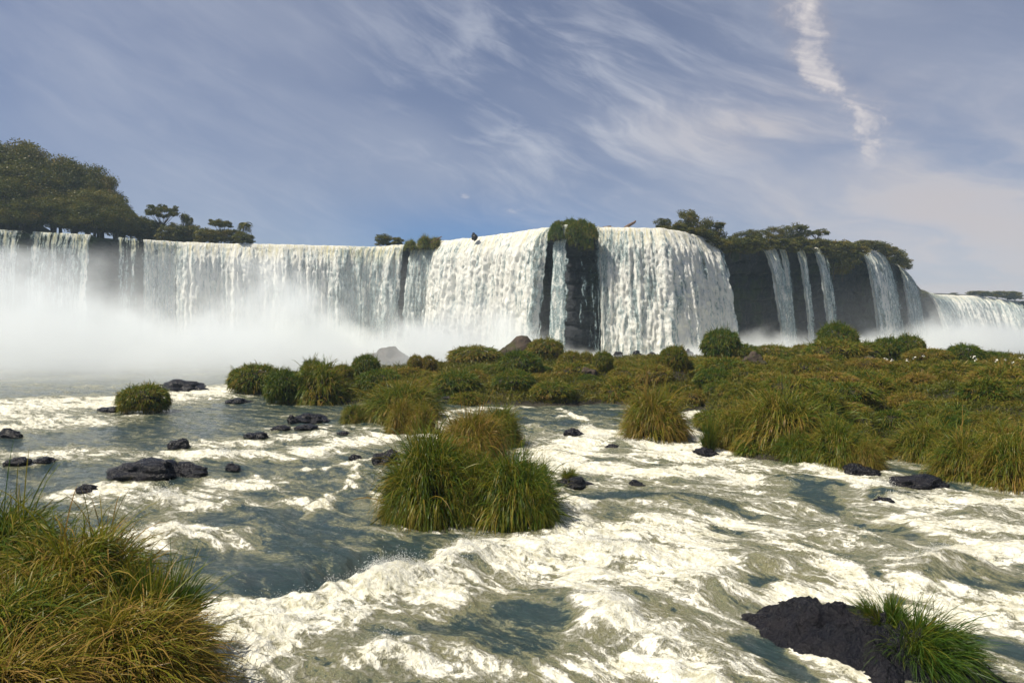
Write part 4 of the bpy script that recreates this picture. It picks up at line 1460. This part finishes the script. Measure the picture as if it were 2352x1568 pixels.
# plants on the lip
tree('airy bush standing on the rim of the streaky falls', 'shrub', 880, 534, 570, 173, 1.35, 0, name='bush', cat='bush')
tree('denser bush next to the airy one on the rim', 'shrub', 912, 542, 570, 172, 1.3, 1, name='bush', cat='bush')
for u_, vt_, vb_, w_, k_, lb_ in [(975, 543, 568, 46, 0, 'ragged grass clump in the water at the brink'), (1000, 546, 568, 34, 1, 'second grass clump at the brink beside the ragged one'),
                                  (943, 553, 570, 26, 2, 'little grass tuft at the brink over the dark cleft')]:
    p = atd(u_, vb_, 167)
    plant('grass_tussock', 'mid', p, w_ / FOC * 167 / 2, 1.6, (vb_ - vt_) / FOC * 167, lb_, 'tussock', None, 'grass', k_)
CAPG = 'grass crowning the dark buttress'
for k_, (u_, vt_, vb_, w_) in enumerate([(1285, 508, 530, 40), (1310, 505, 532, 46), (1335, 506, 535, 44), (1354, 514, 545, 34), (1276, 516, 545, 22), (1325, 522, 556, 34), (1345, 528, 565, 30), (1318, 515, 545, 40)]):
    Y_ = 144.5 - (2.2 if vb_ > 540 else 0)
    p = atd(u_, vb_, Y_)
    plant('grass_tussock', 'far', p, w_ / FOC * Y_ / 2 * 1.1, 1.8, (vb_ - vt_) / FOC * Y_ * 1.05, 'thick green grass clump crowning the dark buttress', 'tussock', CAPG, 'grass_green', k_)


def log(label, pts, r):
    parts = []
    for a, b, k in zip(pts[:-1], pts[1:], range(len(pts))):
        parts.append(tube(a, b, r * (1 - .2 * k), r * (1 - .2 * (k + 1)), 8))
    v, f = join(parts)
    o = link('driftwood_log', mesh_arrays('driftwood_log', v, f), M['dead'])
    tag(o, label, 'log')


log('stranded forked driftwood log sticking up at the brink of the tall cascade', [atd(1436, 524, 148), atd(1446, 517, 148), atd(1457, 511, 148.3), atd(1460, 507, 148.3)], .42)
log('low driftwood branch lying at the brink near the buttress', [atd(1385, 524, 147), atd(1398, 521, 147), atd(1404, 520, 147)], .3)
log('bare branch poking out of the ragged grass clump at the brink', [atd(985, 560, 166), atd(1003, 550, 166), atd(1015, 543, 166)], .18)
boulder('black rock standing at the brink of the massive white cascade', 1090, 553, 16, 16, 2, 0, Y=158, z0=26.6)

# right rim: trees and hanging bushes
for lb_, sh_, u_, vt_, vb_, Y_, w_, k_ in [
        ('small bushy tree beside the corner of the tall cascade', 'round', 1522, 497, 540, 158, 1.1, 0),
        ('tallest leafy tree above the bend of the tall cascade', 'round', 1576, 476, 550, 164, 0.95, 1),
        ('open tree right of the tallest leafy one', 'round', 1612, 490, 555, 168, 1.0, 2),
        ('brownish feathery tree above the shaded cliff corner', 'tall', 1652, 508, 565, 168, 1.3, 0),
        ('rounded low tree above the first leaning stream', 'round', 1738, 522, 570, 178, 1.2, 0),
        ('small tree with a pointed top above the slim stream', 'round', 1778, 516, 570, 182, .95, 1),
        ('broad dark tree above the third and fourth streams', 'round', 1824, 507, 570, 184, 1.1, 2),
        ('flat crowned tree leaning out beyond the broad dark one', 'flat', 1876, 524, 570, 188, 1.2, 0),
        ('slight tree in the dip of the rim before the rounded low tree', 'round', 1700, 528, 568, 174, 1.2, 1)]:
    tree(lb_, sh_, u_, vt_, vb_, Y_, w_, k_)
HB = 'bushes crowding the rim of the shaded cliff'
for k_, (u_, vt_, vb_, w_, off) in enumerate([
        (1530, 515, 540, 1.6, 3), (1560, 512, 545, 1.5, 3), (1595, 520, 560, 1.5, 2), (1625, 525, 570, 1.4, 0), (1640, 540, 590, 1.2, -1), (1655, 545, 595, 1.2, -1), (1675, 540, 592, 1.3, -1), (1700, 542, 595, 1.3, -1), (1722, 546, 595, 1.3, -1),
        (1742, 540, 585, 1.4, 0), (1765, 545, 580, 1.4, 0), (1790, 545, 582, 1.4, 0), (1812, 545, 590, 1.3, -1), (1835, 543, 578, 1.5, 1), (1853, 545, 595, 1.2, -1), (1880, 545, 580, 1.6, 1),
        (1905, 548, 610, 1.2, -1), (1925, 548, 622, 1.1, -1), (1945, 550, 628, 1.0, -1), (1962, 552, 615, 1.1, -1), (1985, 548, 575, 1.8, 3), (2010, 550, 585, 1.6, 2), (2030, 556, 605, 1.3, 0), (2048, 566, 620, 1.2, 0), (2064, 580, 632, 1.1, 2), (2076, 592, 640, 1.0, 8),
        (1890, 560, 605, 1.2, -1), (1935, 575, 645, .9, -1.4), (1915, 570, 640, .9, -1.4)]):
    Yl = float(np.interp(u_, _fine, LY)) + off
    lb_ = ('leafy bush behind the corner of the tall white cascade' if u_ < 1635 else
           'leafy bush on the rim between the tall cascade and the leaning stream' if u_ < 1742 else
           'leafy bush on the rim above the four thin streams' if u_ < 1882 else
           'leafy bush hanging over the cliff between the fourth stream and the wide one' if u_ < 1970 else
           'leafy bush on the drooping bushy end of the shaded cliff')
    tree(lb_, 'shrub', u_, vt_, vb_, Yl, w_, k_, HB, 'bush', 'bush')
FB = 'low hazy bushes on the distant rim'
for k_, (u_, vt_, vb_, w_) in enumerate([(2112, 664, 690, 1.6), (2190, 671, 684, 1.8), (2240, 666, 684, 2.2), (2265, 667, 686, 2.0), (2290, 667, 690, 2.0), (2315, 666, 695, 1.8), (2332, 668, 697, 1.4), (2350, 690, 715, 1.6)]):
    tree('low hazy bush on the distant rim over the far waterfall', 'shrub', u_, vt_, vb_, float(np.interp(u_, _fine, LY)) + 2, w_, k_, FB, 'bush', 'bush')

# ------------------------------------------------------------------ mist and haze
def mist_domain():
    s = np.linspace(s_of_u(-420), s_of_u(2420), 120)
    X, Y, Z, nx, ny, u = lip_at_s(s)
    nx, ny = smooth(nx, 6), smooth(ny, 6)
    near = np.interp(u, [-420, 400, 700, 900, 1050, 1200, 1400, 1700, 2100, 2420], [90, 108, 116, 116, 96, 62, 42, 44, 60, 60])
    top = np.interp(u, [-420, 500, 1100, 1400, 1700, 2100, 2420], [27, 26, 24, 15, 18, 22, 22])
    ring = [(2.0, -0.6), (2.0, 1), (near, 0.42), (near, -0.6)]
    rows = []
    for o, zf in ring:
        z = np.full_like(s, -0.6) if zf < 0 else top * zf
        rows.append(np.stack([X, Y - o, z], -1))
    V = np.concatenate(rows)
    n = len(s)
    F = []
    for k in range(4):
        a, b = k * n, ((k + 1) % 4) * n
        for i in range(n - 1):
            F.append((a + i, b + i, b + i + 1, a + i + 1))
    for i in (0, n - 1):
        q = (i, n + i, 2 * n + i, 3 * n + i)
        F.append(q if i == 0 else q[::-1])
    return V, np.array(F)


def build_mist():
    V, F = mist_domain()
    m, N = new_mat('mist')
    pos = N.n('ShaderNodeNewGeometry').outputs['Position']
    sp = N.n('ShaderNodeSeparateXYZ', ins={0: pos})
    x, y, z = sp.outputs
    n1 = N.noise(N.vm('MULTIPLY', pos, (1, 1, 1.0)), 0.075, 5, 0.60)
    xm = N.n('ShaderNodeFloatCurve')
    N.put(xm, 'Value', N.lin(x, -140.0, 100.0))
    cp = xm.mapping.curves[0].points
    pts = [(0.0, 0.60), (0.16, 0.80), (0.30, 1.0), (0.42, 0.80), (0.50, 0.52), (0.545, 0.62), (0.60, 0.40), (0.66, 0.15), (0.76, 0.22), (0.88, 0.36), (1.0, 0.52)]
    cp[0].location, cp[1].location = pts[0], pts[-1]
    for p_ in pts[1:-1]:
        cp.new(*p_)
    xm.mapping.update()
    # cloud that thins upwards, its top torn by the noise
    nlow = N.noise(N.comb(x, N.m('MULTIPLY', y, 0.6), 3.0), 0.034, 2, 0.5)
    hgt = N.m('DIVIDE', z, N.m('MULTIPLY', xm.outputs[0], N.ss(nlow, 0.32, 0.66, 6.0, 29.0)))
    k = N.m('SUBTRACT', N.m('MULTIPLY', n1, 4.6), N.m('ADD', N.m('MULTIPLY', hgt, 1.4), 1.55))
    d = N.m('MULTIPLY', N.ss(k, 0.0, 1.0), 0.11)
    veil = N.m('MULTIPLY', N.m('MULTIPLY', N.lin(z, 0.0, 24.0, 1.0, 0.0), N.m('MULTIPLY', xm.outputs[0], xm.outputs[0])), 0.009)
    d = N.m('MULTIPLY', N.m('ADD', d, veil), N.lin(y, 54.0, 100.0, 0.10, 1.0))
    vol = N.n('ShaderNodeVolumePrincipled', ins={'Color': (0.93, 0.97, 1.0, 1), 'Density': d, 'Anisotropy': 0.15})
    out = N.n('ShaderNodeOutputMaterial')
    N.t.links.new(vol.outputs[0], out.inputs['Volume'])
    m.cycles.volume_step_rate = 0.09
    o = link('mist', mesh_arrays('mist', V, F, None, False), m)
    tag(o, 'white cloud of spray drifting from the foot of the falls', 'mist', kind='stuff')


def build_haze():
    x0, x1, y0, y1, z0, z1 = -720, 920, -110, 920, -4.4, 95
    V = np.array([(x, y, z) for z in (z0, z1) for y in (y0, y1) for x in (x0, x1)], float)
    F = np.array([(0, 2, 3, 1), (4, 5, 7, 6), (0, 1, 5, 4), (2, 6, 7, 3), (0, 4, 6, 2), (1, 3, 7, 5)])
    m, N = new_mat('haze')
    vol = N.n('ShaderNodeVolumePrincipled', ins={'Color': (0.62, 0.82, 1.0, 1), 'Density': 0.00026, 'Anisotropy': 0.1})
    out = N.n('ShaderNodeOutputMaterial')
    N.t.links.new(vol.outputs[0], out.inputs['Volume'])
    o = link('haze', mesh_arrays('haze', V, F, None, False), m)
    tag(o, 'thin bluish air over the whole river', 'haze', kind='stuff')


build_mist()
build_haze()
